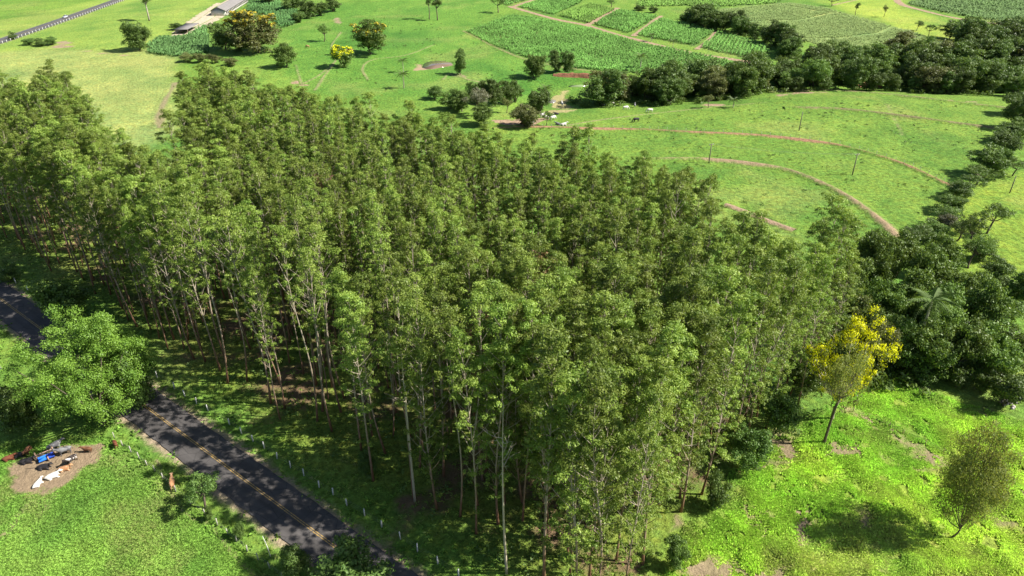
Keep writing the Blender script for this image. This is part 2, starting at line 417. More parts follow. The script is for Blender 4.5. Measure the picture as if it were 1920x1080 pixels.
def grass_leaf():
    m, nt, L, b = nodes('grass_blade')
    a = N(nt, 'ShaderNodeAttribute', attribute_name='gcol'); lv = N(nt, 'ShaderNodeAttribute', attribute_name='lv')
    k = mathn(nt, L, 'MULTIPLY_ADD', lv.outputs['Fac'], .6); nt[-1].inputs[2].default_value = .75
    c = mixc(nt, L, 1.0, a.outputs['Color'], k, 'MULTIPLY'); L.new(c, b.inputs['Base Color']); b.inputs['Roughness'].default_value = .7; b.inputs['Specular IOR Level'].default_value = .15
    tr = nt.new('ShaderNodeBsdfTranslucent'); L.new(c, tr.inputs['Color']); ms = nt.new('ShaderNodeMixShader'); ms.inputs[0].default_value = .35
    L.new(b.outputs[0], ms.inputs[1]); L.new(tr.outputs[0], ms.inputs[2]); L.new(ms.outputs[0], nt['Material Output'].inputs['Surface'])
    return m
M_BLADE = grass_leaf()
def bark_mat(name, low, high, z0, z1):
    m, nt, L, b = nodes(name)
    tc = nt.new('ShaderNodeTexCoord'); sp = nt.new('ShaderNodeSeparateXYZ'); L.new(tc.outputs['Object'], sp.inputs[0])
    mp = nt.new('ShaderNodeMapping'); mp.inputs['Scale'].default_value = (3, 3, .5); L.new(tc.outputs['Object'], mp.inputs['Vector'])
    n = noise(nt, L, mp.outputs[0], 2.2, 5)
    zz = mathn(nt, L, 'MULTIPLY_ADD', n.outputs['Fac'], 9.0); L.new(sp.outputs['Z'], nt[-1].inputs[2])
    mr = nt.new('ShaderNodeMapRange'); mr.inputs['From Min'].default_value = z0+3; mr.inputs['From Max'].default_value = z1+5; L.new(zz, mr.inputs['Value'])
    c = mixc(nt, L, mr.outputs[0], tuple(low), tuple(high))
    k = mathn(nt, L, 'MULTIPLY_ADD', n.outputs['Fac'], 1.1); nt[-1].inputs[2].default_value = .45
    c = mixc(nt, L, 1.0, c, k, 'MULTIPLY'); L.new(c, b.inputs['Base Color']); b.inputs['Roughness'].default_value = .85; b.inputs['Specular IOR Level'].default_value = .2
    return m
B_EUC = bark_mat('eucalyptus_bark', (.20, .105, .06), (.33, .28, .215), 3, 13)
B_DARK = bark_mat('dark_bark', (.10, .075, .055), (.13, .105, .08), 1, 5)
B_PALE = bark_mat('pale_bark', (.28, .24, .19), (.40, .36, .29), 1, 5)

# ------------------------------------------------------------------ the ground sheet
gx = GX.ravel(); gy = GY.ravel()
ny, nx = GX.shape
ii = (np.arange(ny-1)[:, None]*nx+np.arange(nx-1)[None]).ravel()
soil, scol = soil_fn(gx, gy)
gme = mesh_np('ground', np.c_[gx, gy, GZ.ravel()], np.stack([ii, ii+1, ii+nx+1, ii+nx], -1), M_GROUND, True,
              {'gcol': ('FLOAT_COLOR', gcol_fn(gx, gy)), 'soil': ('FLOAT', soil), 'scol': ('FLOAT_COLOR', scol)})
kind(link('ground', gme), 'structure')

def strip(name, pl, w, col, margin=1.2, berm=0.0, ds=2.0, lift=.05, soilamt=1.0, k='structure', mat=None, skew=0.0):
    P = resample(pl, ds); T = np.gradient(P, axis=0); T /= np.linalg.norm(T, axis=1)[:, None]; Nn = np.c_[-T[:, 1], T[:, 0]]
    us = np.linspace(-1, 1, 9)*(w/2+margin)
    X = P[:, None, 0]+us[None]*Nn[:, None, 0]; Y = P[:, None, 1]+us[None]*Nn[:, None, 1]
    wob = 1+.35*(fbm(X, Y, 9, 5)-.5)
    Z = hz(X, Y)+lift*(1-.6*np.abs(us[None])/us[-1])+np.hypot(X, Y)*.00012+berm*np.exp(-((us[None]-skew)/(w*.55))**2)*wob
    Z[:, [0, -1]] = hz(X[:, [0, -1]], Y[:, [0, -1]])-.06-berm*.3
    s = (w/2-np.abs(us[None]-skew))*1.3*soilamt+(fbm(X, Y, 16, 15, 3)-.5)*(3.4 if berm else 1.8)*w*.5+(soilamt-1)*.8
    n, m = X.shape; i = (np.arange(n-1)[:, None]*m+np.arange(m-1)[None]).ravel()
    xf = X.ravel(); yf = Y.ravel()
    me = mesh_np(name, np.c_[xf, yf, Z.ravel()], np.stack([i, i+1, i+m+1, i+m], -1), mat or M_GROUND, True,
                 {'gcol': ('FLOAT_COLOR', gcol_fn(xf, yf)), 'soil': ('FLOAT', np.clip(s, -3, 3)), 'scol': ('FLOAT_COLOR', np.tile(np.array(col), (len(xf), 1)))})
    return kind(link(name, me), k)

# ------------------------------------------------------------------ asphalt roads with markings
def asphalt(name, col, wear):
    m, nt, L, b = nodes(name)
    ge = nt.new('ShaderNodeNewGeometry'); n1 = noise(nt, L, ge.outputs['Position'], 9, 8, .7); n2 = noise(nt, L, ge.outputs['Position'], .35, 5)
    k = mathn(nt, L, 'MULTIPLY_ADD', n1.outputs['Fac'], .9); nt[-1].inputs[2].default_value = .45
    k2 = mathn(nt, L, 'MULTIPLY_ADD', n2.outputs['Fac'], wear); nt[-1].inputs[2].default_value = 1-wear/2
    c = mixc(nt, L, 1.0, tuple(col), k, 'MULTIPLY'); c = mixc(nt, L, 1.0, c, k2, 'MULTIPLY')
    mp = nt.new('ShaderNodeMapping'); mp.vector_type = 'TEXTURE'; mp.inputs['Rotation'].default_value = (0, 0, math.atan2(RD[1], RD[0])); mp.inputs['Scale'].default_value = (14, 1, 1); L.new(ge.outputs['Position'], mp.inputs['Vector'])
    n3 = noise(nt, L, mp.outputs[0], 1.1, 3); k3 = mathn(nt, L, 'MULTIPLY_ADD', n3.outputs['Fac'], 1.0); nt[-1].inputs[2].default_value = .5; c = mixc(nt, L, 1.0, c, k3, 'MULTIPLY')
    vo = nt.new('ShaderNodeTexVoronoi'); vo.feature = 'DISTANCE_TO_EDGE'; vo.inputs['Scale'].default_value = .38; L.new(ge.outputs['Position'], vo.inputs['Vector'])
    cr = mathn(nt, L, 'LESS_THAN', vo.outputs['Distance'], .018); crk = mathn(nt, L, 'MULTIPLY', cr, .45); c = mixc(nt, L, crk, c, (.02, .02, .02))
    L.new(c, b.inputs['Base Color']); b.inputs['Roughness'].default_value = .85; b.inputs['Specular IOR Level'].default_value = .3
    bu = nt.new('ShaderNodeBump'); bu.inputs['Strength'].default_value = .3; bu.inputs['Distance'].default_value = .02; L.new(n1.outputs['Fac'], bu.inputs['Height']); L.new(bu.outputs[0], b.inputs['Normal'])
    return m
M_ASPH = asphalt('asphalt', (.074, .068, .066), 1.0); M_ASPH2 = asphalt('asphalt_grey', (.085, .085, .088), .5)
def paint(name, col):
    m, nt, L, b = nodes(name)
    ge = nt.new('ShaderNodeNewGeometry'); n1 = noise(nt, L, ge.outputs['Position'], 3.5, 8, .75)
    r = nt.new('ShaderNodeValToRGB'); r.color_ramp.elements[0].position = .40; r.color_ramp.elements[1].position = .60; L.new(n1.outputs['Fac'], r.inputs['Fac'])
    c = mixc(nt, L, r.outputs['Color'], (.11, .10, .085), tuple(col)); L.new(c, b.inputs['Base Color']); b.inputs['Roughness'].default_value = .7
    return m
M_YEL = paint('yellow_paint', (.50, .31, .06)); M_WHT = paint('white_paint', (.26, .24, .21))
def ribbon(name, pl, off, w, z, mat, ds=3.0, edge=0.0, cols=3, parent=None):
    P = resample(pl, ds); T = np.gradient(P, axis=0); T /= np.linalg.norm(T, axis=1)[:, None]; Nn = np.c_[-T[:, 1], T[:, 0]]
    us = off+np.linspace(-.5, .5, cols)*w
    U = np.tile(us, (len(P), 1))
    if edge:
        for q, sg in ((0, -1), (-1, 1)): U[:, q] += sg*edge*(fbm(P[:, 0]+q*50, P[:, 1], 1.5, 4)-.5)*2
    X = P[:, None, 0]+U*Nn[:, None, 0]; Y = P[:, None, 1]+U*Nn[:, None, 1]
    crown = .05*(1-(U/max(abs(off)+w, 3.4))**2)
    Z = hz(P[:, 0], P[:, 1])[:, None]+z+crown
    n, m = X.shape; i = (np.arange(n-1)[:, None]*m+np.arange(m-1)[None]).ravel()
    o = link(name, mesh_np(name, np.c_[X.ravel(), Y.ravel(), Z.ravel()], np.stack([i, i+1, i+m+1, i+m], -1), mat, False), parent)
    return o
def road(pl, w, mat, zofs, centre):
    r = kind(ribbon('road', pl, 0, w*2, zofs, mat, 1.0, .16, 7), 'structure')
    crown_fix = .012
    for s in (-1, 1):
        ribbon('edge_line', pl, s*(w-.28), .11, zofs+.004+crown_fix, M_WHT, 1.5, 0, 2, r)
        if centre: ribbon('centre_line', pl, s*.14, .12, zofs+crown_fix, M_YEL, 1.5, 0, 2, r)
    return r
road(ROAD, ROADW, M_ASPH, .09, True)
road(HWY, 4.2, M_ASPH2, .16, True)

# ------------------------------------------------------------------ tracks, contour banks, bare yards
strip('track', Gs([(925, 241), (1000, 238), (1080, 240), (1200, 243), (1300, 248), (1440, 255), (1560, 270), (1640, 290), (1700, 310), (1750, 333), (1800, 357)]), 1.5, (.29, .165, .10), 1.6, .40, 2, .10, .95, skew=-.4)
strip('contour_bank', Gs([(1205, 298), (1330, 299), (1440, 311), (1500, 326), (1560, 352), (1610, 381), (1650, 412), (1690, 448)]), 1.7, (.27, .195, .12), 2.0, .55, 2, .10, .70, skew=-.5)
strip('contour_bank', Gs([(1360, 384), (1400, 399), (1440, 415), (1490, 433)]), 1.3, PINK, 1.2, .35, 2, .10, 1.0)
strip('contour_bank', Gs([(1440, 173), (1520, 171), (1580, 172), (1700, 182), (1800, 194), (1900, 206)]), 1.6, (.20, .17, .09), 2.0, .55, 3, .12, .65)
strip('contour_bank', Gs([(1470, 203), (1560, 205), (1640, 212), (1700, 220), (1790, 232), (1870, 243)]), 1.6, (.18, .15, .08), 2.0, .60, 3, .12, .75)
strip('footpath', Gs([(292, 862), (308, 898), (330, 938), (352, 966), (392, 984), (425, 1022), (450, 1055), (482, 1084), (500, 1120)]), .30, TAN, .35, 0, .5, .03, 1.0)
for pts, w in (([(955, 12), (1000, 25), (1040, 36), (1100, 48), (1150, 63), (1207, 78), (1280, 96), (1350, 108), (1440, 123)], 3.2),
               ([(1100, 47), (1130, 32), (1158, 15)], 3.4), ([(1187, 68), (1215, 48), (1240, 30)], 3.2), ([(1306, 93), (1328, 76), (1345, 57)], 2.6),
               ([(962, 13), (1000, 0), (1030, -12)], 3.0), ([(1560, 10), (1700, -20)], 1.5)):
    strip('farm_track', Gs(pts), w, PINK, 1.4, 0, 3, .10, 1.15)
strip('farm_track', Gs([(1676, -10), (1690, 8), (1730, 20), (1780, 32), (1830, 40), (1890, 47), (1960, 52)]), 4.0, PINK, 1.6, 0, 4, .12, 1.1)
strip('farm_track', Gs([(330, 62), (352, 52), (378, 40), (398, 26), (420, 10), (445, -6), (470, -20)]), 6.5, (.42, .36, .26), 2.0, 0, 3, .12, 1.2)
for pts in ([(640, 60), (622, 86), (630, 112), (600, 140), (566, 158)], [(566, 158), (560, 140), (555, 122)], [(690, 150), (680, 128), (700, 112), (760, 104), (815, 84)], [(590, 170), (610, 140), (625, 122)], [(830, 150), (845, 138), (880, 150), (930, 160)],
            [(1060, 236), (1150, 222), (1300, 205), (1440, 192)]):
    strip('cattle_path', Gs(pts), .7, (.26, .22, .12), .8, 0, 2, .09, .75)
strip('field_edge_path', Gs([(868, 58), (900, 74), (927, 88), (980, 110), (1030, 122), (1080, 130), (1140, 136)]), 1.2, (.20, .19, .08), 1.4, 0, 3, .10, .9)
strip('field_edge_path', Gs([(300, 240), (300, 215), (312, 185), (330, 155)]), 2.6, (.22, .19, .10), 2.0, 0, 3, .10, .8)
# the trodden yard under the big tree
def yard(name, pl, col, lift, grow):
    x0, y0 = pl.min(0)-2; x1, y1 = pl.max(0)+2
    st = .45; X, Y = np.meshgrid(np.arange(x0, x1, st), np.arange(y0, y1, st))
    s = poly_sd(X.ravel(), Y.ravel(), pl)+grow+4.2*(fbm(X.ravel(), Y.ravel(), 2.6, 44, 4)-.5)
    ok = (s.reshape(X.shape) > -.9); n, m = X.shape
    q = ok[:-1, :-1] & ok[1:, :-1] & ok[:-1, 1:] & ok[1:, 1:]
    i = (np.arange(n)[:, None]*m+np.arange(m)[None])[:-1, :-1][q]
    F = np.stack([i, i+1, i+m+1, i+m], -1); used = np.unique(F); mp = np.full(n*m, -1); mp[used] = np.arange(len(used))
    x = X.ravel()[used]; y = Y.ravel()[used]
    z = hz(x, y)+lift*sstep(-.9, .1, s[used])-.02*(s[used] < -.6)+.02
    return kind(link(name, mesh_np(name, np.c_[x, y, z], mp[F], M_GROUND, True, {'gcol': ('FLOAT_COLOR', gcol_fn(x, y)), 'soil': ('FLOAT', np.clip(s[used]*1.2+.2, -3, 3)), 'scol': ('FLOAT_COLOR', np.tile(np.array(col), (len(x), 1)))})), 'structure')
yard('dirt_yard', DIRT, (.235, .175, .112), .03, -.7)
yard('dirt_yard', Gs([(326, 68), (352, 44), (385, 22), (410, 6), (425, 26), (410, 34), (372, 58)]), (.40, .34, .24), .10, 1.5)

# ------------------------------------------------------------------ water
def water_mat(col):
    m, nt, L, b = nodes('muddy_water'); b.inputs['Base Color'].default_value = (*col, 1); b.inputs['Roughness'].default_value = .12
    ge = nt.new('ShaderNodeNewGeometry'); n = noise(nt, L, ge.outputs['Position'], 1.2, 4); bu = nt.new('ShaderNodeBump'); bu.inputs['Strength'].default_value = .12; bu.inputs['Distance'].default_value = .05
    L.new(n.outputs['Fac'], bu.inputs['Height']); L.new(bu.outputs[0], b.inputs['Normal']); return m
def pond(px, depth, col, name='pond'):
    P = resample(Gs(px+[px[0]]), 1.5)[:-1]; c = P.mean(0); z = float(np.percentile(hz(P[:, 0], P[:, 1]), 35))+depth
    rim = [];
    V = np.vstack([np.c_[P, np.full(len(P), z)], [*c, z], np.c_[c+(P-c)*1.0, np.full(len(P), z-.9)]]); n = len(P); a = np.arange(n)
    T = np.stack([a, (a+1) % n, np.full(n, n)], -1); Q = np.stack([a, n+1+a, n+1+(a+1) % n, (a+1) % n], -1)
    return kind(link(name, mesh_np(name, V, [Q, T], water_mat(col))), 'structure')
pond([(790, 128), (797, 118), (815, 111), (838, 110), (852, 114), (850, 122), (830, 126), (808, 130)], .05, (.15, .105, .07))
pond([(1022, 193), (1024, 184), (1034, 180), (1042, 186), (1040, 193)], .10, (.16, .15, .13))
pond([(1066, 163), (1080, 156), (1100, 153), (1106, 158), (1090, 163)], .15, (.20, .26, .12))

# ------------------------------------------------------------------ leaf clouds
def leaves(C, Nrm, L, Wd, rng, droop=0.0, lv=None):
    """one rhombic leaf (two triangles as a quad) per centre"""
    n = len(C); Nrm = Nrm/(np.linalg.norm(Nrm, axis=1)[:, None]+1e-9)
    u = rng.normal(size=(n, 3)); u[:, 2] -= droop; u -= (u*Nrm).sum(1)[:, None]*Nrm; u /= np.linalg.norm(u, axis=1)[:, None]+1e-9
    v = np.cross(Nrm, u); l = (L*rng.uniform(.65, 1.35, n))[:, None]; w = (Wd*rng.uniform(.7, 1.3, n))[:, None]
    V = np.stack([C-u*l*.5, C+v*w*.5-u*l*.06, C+u*l*.5, C-v*w*.5-u*l*.06], 1).reshape(-1, 3)
    F = np.arange(4*n).reshape(-1, 4)
    lv = rng.uniform(0, 1, n) if lv is None else lv
    return V, F, np.repeat(lv, 4)
def clumps(cen, rad, per, L, Wd, rng, flatz=.75, outward=.9, droop=.4, top=.35):
    """leaf clumps: leaves sit near the skin of little domes"""
    C = []; Nn = []; lv = []
    for c, r in zip(cen, rad):
        n = max(4, int(per*r*r))
        d = rng.normal(size=(n, 3)); d[:, 2] += top; d /= np.linalg.norm(d, axis=1)[:, None]
        q = r*rng.uniform(.25, 1, n)**.5*(1+.18*rng.normal(size=n))
        p = d*q[:, None]; p[:, 2] *= flatz
        C.append(c+p); Nn.append(d*outward+rng.normal(size=(n, 3))*.55); lv.append(np.clip(rng.uniform(0, .55)+rng.uniform(0, .5, n), 0, 1))
    return leaves(np.vstack(C), np.vstack(Nn), L, Wd, rng, droop, np.concatenate(lv))
def curve(p0, p1, bend, n=6, up=0):
    t = np.linspace(0, 1, n)[:, None]; p0 = np.array(p0); p1 = np.array(p1)
    return p0*(1-t)+p1*t+np.array(bend)*(np.sin(t*math.pi))+np.array([0, 0, up])*(t*t-t)

def make_eucalyptus(seed, Ht=32.0, base=.42, rmax=2.5, nb=36, kind_='dome', per=150, lsz=.34):
    """kind_ 'dome': tiers of domed leaf clumps on long limbs; 'slim': a narrow leafy column with a small domed top"""
    rng = np.random.default_rng(seed); mb = MB()
    b1 = rng.normal(size=2)*.4; b2 = rng.normal(size=2)*.22
    tz = np.linspace(0, 1, 14)
    tx = b1[0]*np.sin(tz*2.6)+b2[0]*np.sin(tz*6); ty = b1[1]*np.sin(tz*2.6)+b2[1]*np.sin(tz*6)
    mb.tube(np.c_[tx, ty, tz*Ht-.3], .145*(1-tz*.88)+.05*np.exp(-tz*22), 7)
    def at(z): return np.array([np.interp(z, tz, tx), np.interp(z, tz, ty), z*Ht-.3])
    cen = []; rad = []; fl = []
    ph = rng.uniform(0, 6.28)
    for k in range(nb):
        f = (k+rng.uniform(0, .9))/nb; z = base+(1-base)*f**.9*.985
        if kind_ == 'slim': prof = rmax*(.55+.55*math.sin(min(1, f+.05)*math.pi))*(1.25 if f > .78 else 1)
        else: prof = rmax*(.45+.75*math.sin(min(1, f*1.1+.12)*math.pi*.9)) if f < .9 else rmax*.5
        r = prof*rng.uniform(.5, 1.2)*(.5 if rng.random() < .2 else 1)
        ph += 2.4+rng.normal()*.5
        p0 = at(max(.1, z-.035-.03*rng.random())); p1 = at(z)+np.array([math.cos(ph)*r, math.sin(ph)*r, r*rng.uniform(.25, .8)])
        if p1[2] > Ht+.3: p1[2] = Ht+.3
        P = curve(p0, p1, (0, 0, -.12*r), 5); mb.tube(P, np.linspace(.045, .014, 5), 4, False)
        if kind_ == 'slim':
            cr = rng.uniform(.30, .58)*(1.3 if f > .8 else 1); cen.append(p1); rad.append(cr)
            for q in range(2):
                if rng.random() < .75: cen.append(P[1+q]+rng.normal(size=3)*.3); rad.append(cr*.8)
        else:
            cr = rng.uniform(.38, .80)*(1.12 if f > .5 else .85); cen.append(p1); rad.append(cr)
            if rng.random() < .6: cen.append(P[3]+rng.normal(size=3)*.4-np.array([0, 0, .4])); rad.append(cr*.6)
            for q in range(2):
                if rng.random() < .65: cen.append(p1+rng.normal(size=3)*np.array([.75, .75, .38])); rad.append(cr*.7)
    top = .75 if kind_ == 'slim' else .95
    cen.append(at(.99)); rad.append(top); cen.append(at(.96)+rng.normal(size=3)*.4); rad.append(top*.9)
    for k in range(rng.integers(2, 6)):      # stray shoots low on the stem
        z = rng.uniform(base*.5, base); cen.append(at(z)+rng.normal(size=3)*np.array([.5, .5, .2])); rad.append(rng.uniform(.3, .55))
    V, F, lv = clumps(cen, rad, per*1.45, lsz*.8, .115, rng, .62, 1.0, .9, .85)
    return mb.mesh('eucalyptus_trunk', B_EUC, True), mesh_np('eucalyptus_crown', V, F, L_EUC, False, {'lv': ('FLOAT', lv)})

def make_broad(seed, nc=60, per=42, lsz=.62, lw=.36, trunk=.22, r=5.0, Ht=10.0, crad=1.45, low=.22, openness=0.0, squash=1.0, tr=.22, bark=None, flat_top=False, droop=.3, limbs=9, lobes=True):
    """a round-headed tree, nominally 10 m by 10 m"""
    rng = np.random.default_rng(seed); mb = MB()
    lean = rng.normal(size=2)*.35
    zt = Ht*trunk; top = np.array([lean[0], lean[1], zt])
    mb.tube(curve((0, 0, -.3), top, (*rng.normal(size=2)*.15, 0), 6), np.linspace(tr*1.35, tr*.9, 6), 7)
    cz = Ht*(low+1)/2; rz = Ht*(1-low)/2
    cen = []; rad = []
    lob = [(rng.normal(size=3), rng.uniform(.75, 1.12)) for _ in range(9)]
    lob = [(a/np.linalg.norm(a), s) for a, s in lob]
    nl = int(rng.integers(10, 15)); lob_c = [(np.array([0, 0, .1]), .62), (np.array([0, 0, -.25]), .6)]
    for q in range(nl):
        d = rng.normal(size=3); d /= np.linalg.norm(d); lob_c.append((d*rng.uniform(.48, .74), rng.uniform(.30, .46)))
    for k in range(nc if lobes else 0):
        a_, s_ = lob_c[k % (nl+2)]; d = rng.normal(size=3); d[2] += .25; d /= np.linalg.norm(d)
        u_ = a_+d*s_*rng.uniform(.55, 1.05)
        cen.append(np.array([u_[0]*(r-crad*.35), u_[1]*(r-crad*.35), max(crad*.4, cz+u_[2]*(rz-crad*.3)*squash)])); rad.append(crad*rng.uniform(.5, 1.0))
    for k in range(0 if lobes else nc):
        d = rng.normal(size=3); d[2] += .05; d /= np.linalg.norm(d)
        s = sum(max(0, d@a)**6*(w-1)*1.6 for a, w in lob)+1
        q = rng.uniform(.45, 1.0)**.5*s*(1-.1*rng.random())
        if openness and rng.random() < openness: q *= rng.uniform(.4, .9)
        p = np.array([d[0]*(r-crad*.7)*q, d[1]*(r-crad*.7)*q, cz+d[2]*(rz-crad*.55)*q*squash])
        cen.append(p); rad.append(crad*rng.uniform(.65, 1.2))
    for k in range(limbs):
        e = cen[rng.integers(len(cen))]; P = curve(top, e, (0, 0, -.4), 6); mb.tube(P, np.linspace(tr*.55, .03, 6), 5, False)
    V, F, lv = clumps(cen, rad, per, lsz, lw, rng, .7, 1.1, droop, .5)
    return mb.mesh('broadleaf_trunk', bark or B_DARK, True), mesh_np('broadleaf_crown', V, F, L_MID, False, {'lv': ('FLOAT', lv)}), (cen, rad)

# ------------------------------------------------------------------ eucalyptus plantation
EUC = [make_eucalyptus(s_, 32, b_, r_, nb, 'dome', 190) for s_, b_, r_, nb in ((1, .40, 1.8, 36), (2, .44, 1.6, 34), (3, .34, 1.9, 40), (4, .48, 2.1, 32), (5, .42, 1.5, 36), (6, .52, 1.9, 28), (7, .38, 1.7, 38))]
SLIM = [make_eucalyptus(s_, 32, b_, r_, nb, 'slim', 210, .31) for s_, b_, r_, nb in ((41, .30, 1.15, 44), (42, .36, 1.0, 40), (43, .26, 1.25, 48), (44, .40, 1.2, 40), (45, .33, 1.4, 44), (46, .46, 1.1, 36))]
LOWC = [make_eucalyptus(s_, 32, b_, 2.2, 54, 'dome', 180) for s_, b_ in ((31, .16), (32, .22), (33, .26), (34, .19))]
SPARSE = [make_eucalyptus(s_, 32, .62, 1.9, 16, 'dome', 140) for s_ in (21, 22, 23)]
def is_slim(x, y):
    """1 in the narrow-crowned heart of the stand"""
    e = np.exp(-(((x+.10*HU)/(.80*HU))**4))*sstep(1.05*HU, 1.22*HU, y-.12*(fbm(x, y, 20, 71)-.5)*HU)
    return e*sstep(3, 12, poly_sd(x, y, FOREST))
def plant_grid():
    out = []
    ax = math.radians(4); ca, sa = math.cos(ax), math.sin(ax)
    for i in range(-110, 60):
        for j in range(0, 130):
            u = i*3.1+R.normal()*.30; v = 40+j*3.0+R.normal()*.45
            x = u*ca+v*sa; y = -u*sa+v*ca
            out.append((x, y))
    P = np.array(out); sd = poly_sd(P[:, 0], P[:, 1], FOREST); P = P[sd > .3]; sd = sd[sd > .3]
    # only what the lens can see (with a margin), thinned where the stand is open
    dep = P[:, 1]*math.cos(PITCH)+(CAMH-15)*math.sin(PITCH); xx = P[:, 0]/dep*FPX
    k = (np.abs(xx) < 1150); P = P[k]; sd = sd[k]
    gap = np.maximum(np.exp(-((P[:, 0]-(-.12*HU))/9)**2-((P[:, 1]-.98*HU)/9)**2), np.exp(-((P[:, 0]-(-.06*HU))/8)**2-((P[:, 1]-.86*HU)/6)**2))*.72
    sl = is_slim(P[:, 0], P[:, 1])
    thin = (.12+.34*(fbm(P[:, 0], P[:, 1], 12, 41) > .60))*sl+(1-sl)*(.17+.25*(fbm(P[:, 0], P[:, 1], 12, 41) > .58))
    _, rv = road_uv(P[:, 0], P[:, 1])
    open_ = .52*(rv < 27)*(P[:, 0] > -.80*HU)*(P[:, 0] < -.02*HU)
    k = R.random(len(P)) > np.maximum(np.maximum(gap, thin), open_)
    return P[k], sd[k]
TP, TSD = plant_grid()
# tree height over the plantation: taller by the road, slightly lower far away and at the ragged far edge
uu, vv = road_uv(TP[:, 0], TP[:, 1])
TH = 30.5+5.0*(fbm(TP[:, 0], TP[:, 1], 26, 61)-.5)+R.normal(size=len(TP))*1.9
TH += 2.0*sstep(1.2*HU, .9*HU, TP[:, 1])
TD = np.hypot(np.hypot(TP[:, 0], TP[:, 1]), CAMH-25)
order = np.argsort(TD)
NI = 292
ind = order[:NI]; rest = order[NI:]
meadow_d = seg_dist(TP[:, 0], TP[:, 1], FOREST[13:26])
protos = {}
for n, i in enumerate(ind):
    x, y = TP[i]; z = float(hz(x, y)); v = vv[i]
    by_road = v < 10.8+7; by_mead = seg_dist(np.array([x]), np.array([y]), FOREST[18:26])[0] < 5
    if by_road: lab, grp = 'tall eucalyptus tree in the plantation rows facing the near road', 'eucalyptus trees along the asphalt road'
    elif by_mead: lab, grp = 'tall eucalyptus tree on the plantation edge facing the tussocky meadow', 'eucalyptus trees along the meadow edge'
    else: lab, grp = 'tall slender eucalyptus tree inside the near half of the plantation', 'eucalyptus trees inside the plantation'
    sp = ((v < 27 and -.8*HU < x < 0) and R.random() < .55) or R.random() < .04
    low = x > -.16*HU and (by_mead or (v < 10.8+20 and x > -.06*HU) or R.random() < .25) and R.random() < .8
    if low: sp = False
    slim = not low and not sp and R.random() < is_slim(np.array([x]), np.array([y]))[0]
    tm, cm = (LOWC[R.integers(4)] if low else SPARSE[R.integers(3)] if sp else SLIM[R.integers(6)] if slim else EUC[R.integers(7)])
    if slim: lab = 'narrow column shaped eucalyptus tree in the dense middle of the plantation'; grp = 'narrow eucalyptus trees inside the plantation'
    if sp: lab = lab.replace('tall', 'thin crowned tall bare stemmed', 1).replace('slender ', ''); grp = 'thin crowned '+grp
    if low: lab = lab.replace('tall', 'leafy low branched tall', 1).replace('slender ', ''); grp = 'low branched '+grp
    s = TH[i]/32*(1.06 if sp else 1)
    w = s*R.uniform(.88, 1.22)
    t = thing('eucalyptus_tree', lab, 'tree', (x, y, z-.05), R.uniform(0, 6.28), (w, w, s), grp)
    t.rotation_euler[0] = R.normal()*.018; t.rotation_euler[1] = R.normal()*.018
    a = link('trunk', tm, t); b_ = link('crown', cm, t)
    if cm.name not in protos: protos[cm.name] = (a, b_)
SRC = [v for v in protos.values() if v[1].data in [e[1] for e in EUC]]; n_dome = len(SRC); SRC += [v for v in protos.values() if v[1].data in [e[1] for e in SLIM]]; n_slim = len(SRC)-n_dome
print('prototypes', n_dome, n_slim)
rp = TP[rest]; rz_ = hz(rp[:, 0], rp[:, 1])
sc_ = TH[rest]/32; wv = sc_*R.uniform(.85, 1.2, len(rest))
isl = R.random(len(rest)) < is_slim(rp[:, 0], rp[:, 1]); ridx = np.where(isl & (n_slim > 0), n_dome+R.integers(0, max(1, n_slim), len(rest)), R.integers(0, n_dome, len(rest)))
pts = bpy.data.meshes.new('plantation_points'); pts.vertices.add(len(rp)); pts.vertices.foreach_set('co', np.c_[rp, rz_-.05].astype(np.float32).ravel())
for an, ty, dat, key in (('rot', 'FLOAT_VECTOR', np.c_[R.normal(size=len(rp))*.02, R.normal(size=len(rp))*.02, R.uniform(0, 6.28, len(rp))], 'vector'),
                         ('scl', 'FLOAT_VECTOR', np.c_[wv, wv, sc_], 'vector'), ('idx', 'INT', ridx, 'value')):
    a = pts.attributes.new(an, ty, 'POINT'); a.data.foreach_set(key, np.asarray(dat, np.int32 if ty == 'INT' else np.float32).ravel())
fo = kind(link('eucalyptus_plantation', pts), 'stuff'); tag(fo, 'far part of the dense eucalyptus plantation behind the nearer trees', 'plantation')
ng = bpy.data.node_groups.new('plantation', 'GeometryNodeTree')
ng.interface.new_socket('Geometry', in_out='INPUT', socket_type='NodeSocketGeometry'); ng.interface.new_socket('Geometry', in_out='OUTPUT', socket_type='NodeSocketGeometry')
gi = ng.nodes.new('NodeGroupInput'); go = ng.nodes.new('NodeGroupOutput'); iop = ng.nodes.new('GeometryNodeInstanceOnPoints'); jn = ng.nodes.new('GeometryNodeJoinGeometry')
g2s = []
for a, b_ in SRC:
    j2 = ng.nodes.new('GeometryNodeJoinGeometry'); g2 = ng.nodes.new('GeometryNodeGeometryToInstance')
    for ob in (a, b_):
        oi = ng.nodes.new('GeometryNodeObjectInfo'); oi.transform_space = 'ORIGINAL'; oi.inputs['Object'].default_value = ob; oi.inputs['As Instance'].default_value = True
        ng.links.new(oi.outputs['Geometry'], j2.inputs[0])
    ng.links.new(j2.outputs[0], g2.inputs[0])
    g2s.append(g2)
for g2 in reversed(g2s): ng.links.new(g2.outputs[0], jn.inputs[0])     # a join lists its last link first
def nattr(nm, ty):
    n = ng.nodes.new('GeometryNodeInputNamedAttribute'); n.data_type = ty; n.inputs['Name'].default_value = nm; return n.outputs[0]
ng.links.new(gi.outputs[0], iop.inputs['Points']); ng.links.new(jn.outputs[0], iop.inputs['Instance']); iop.inputs['Pick Instance'].default_value = True
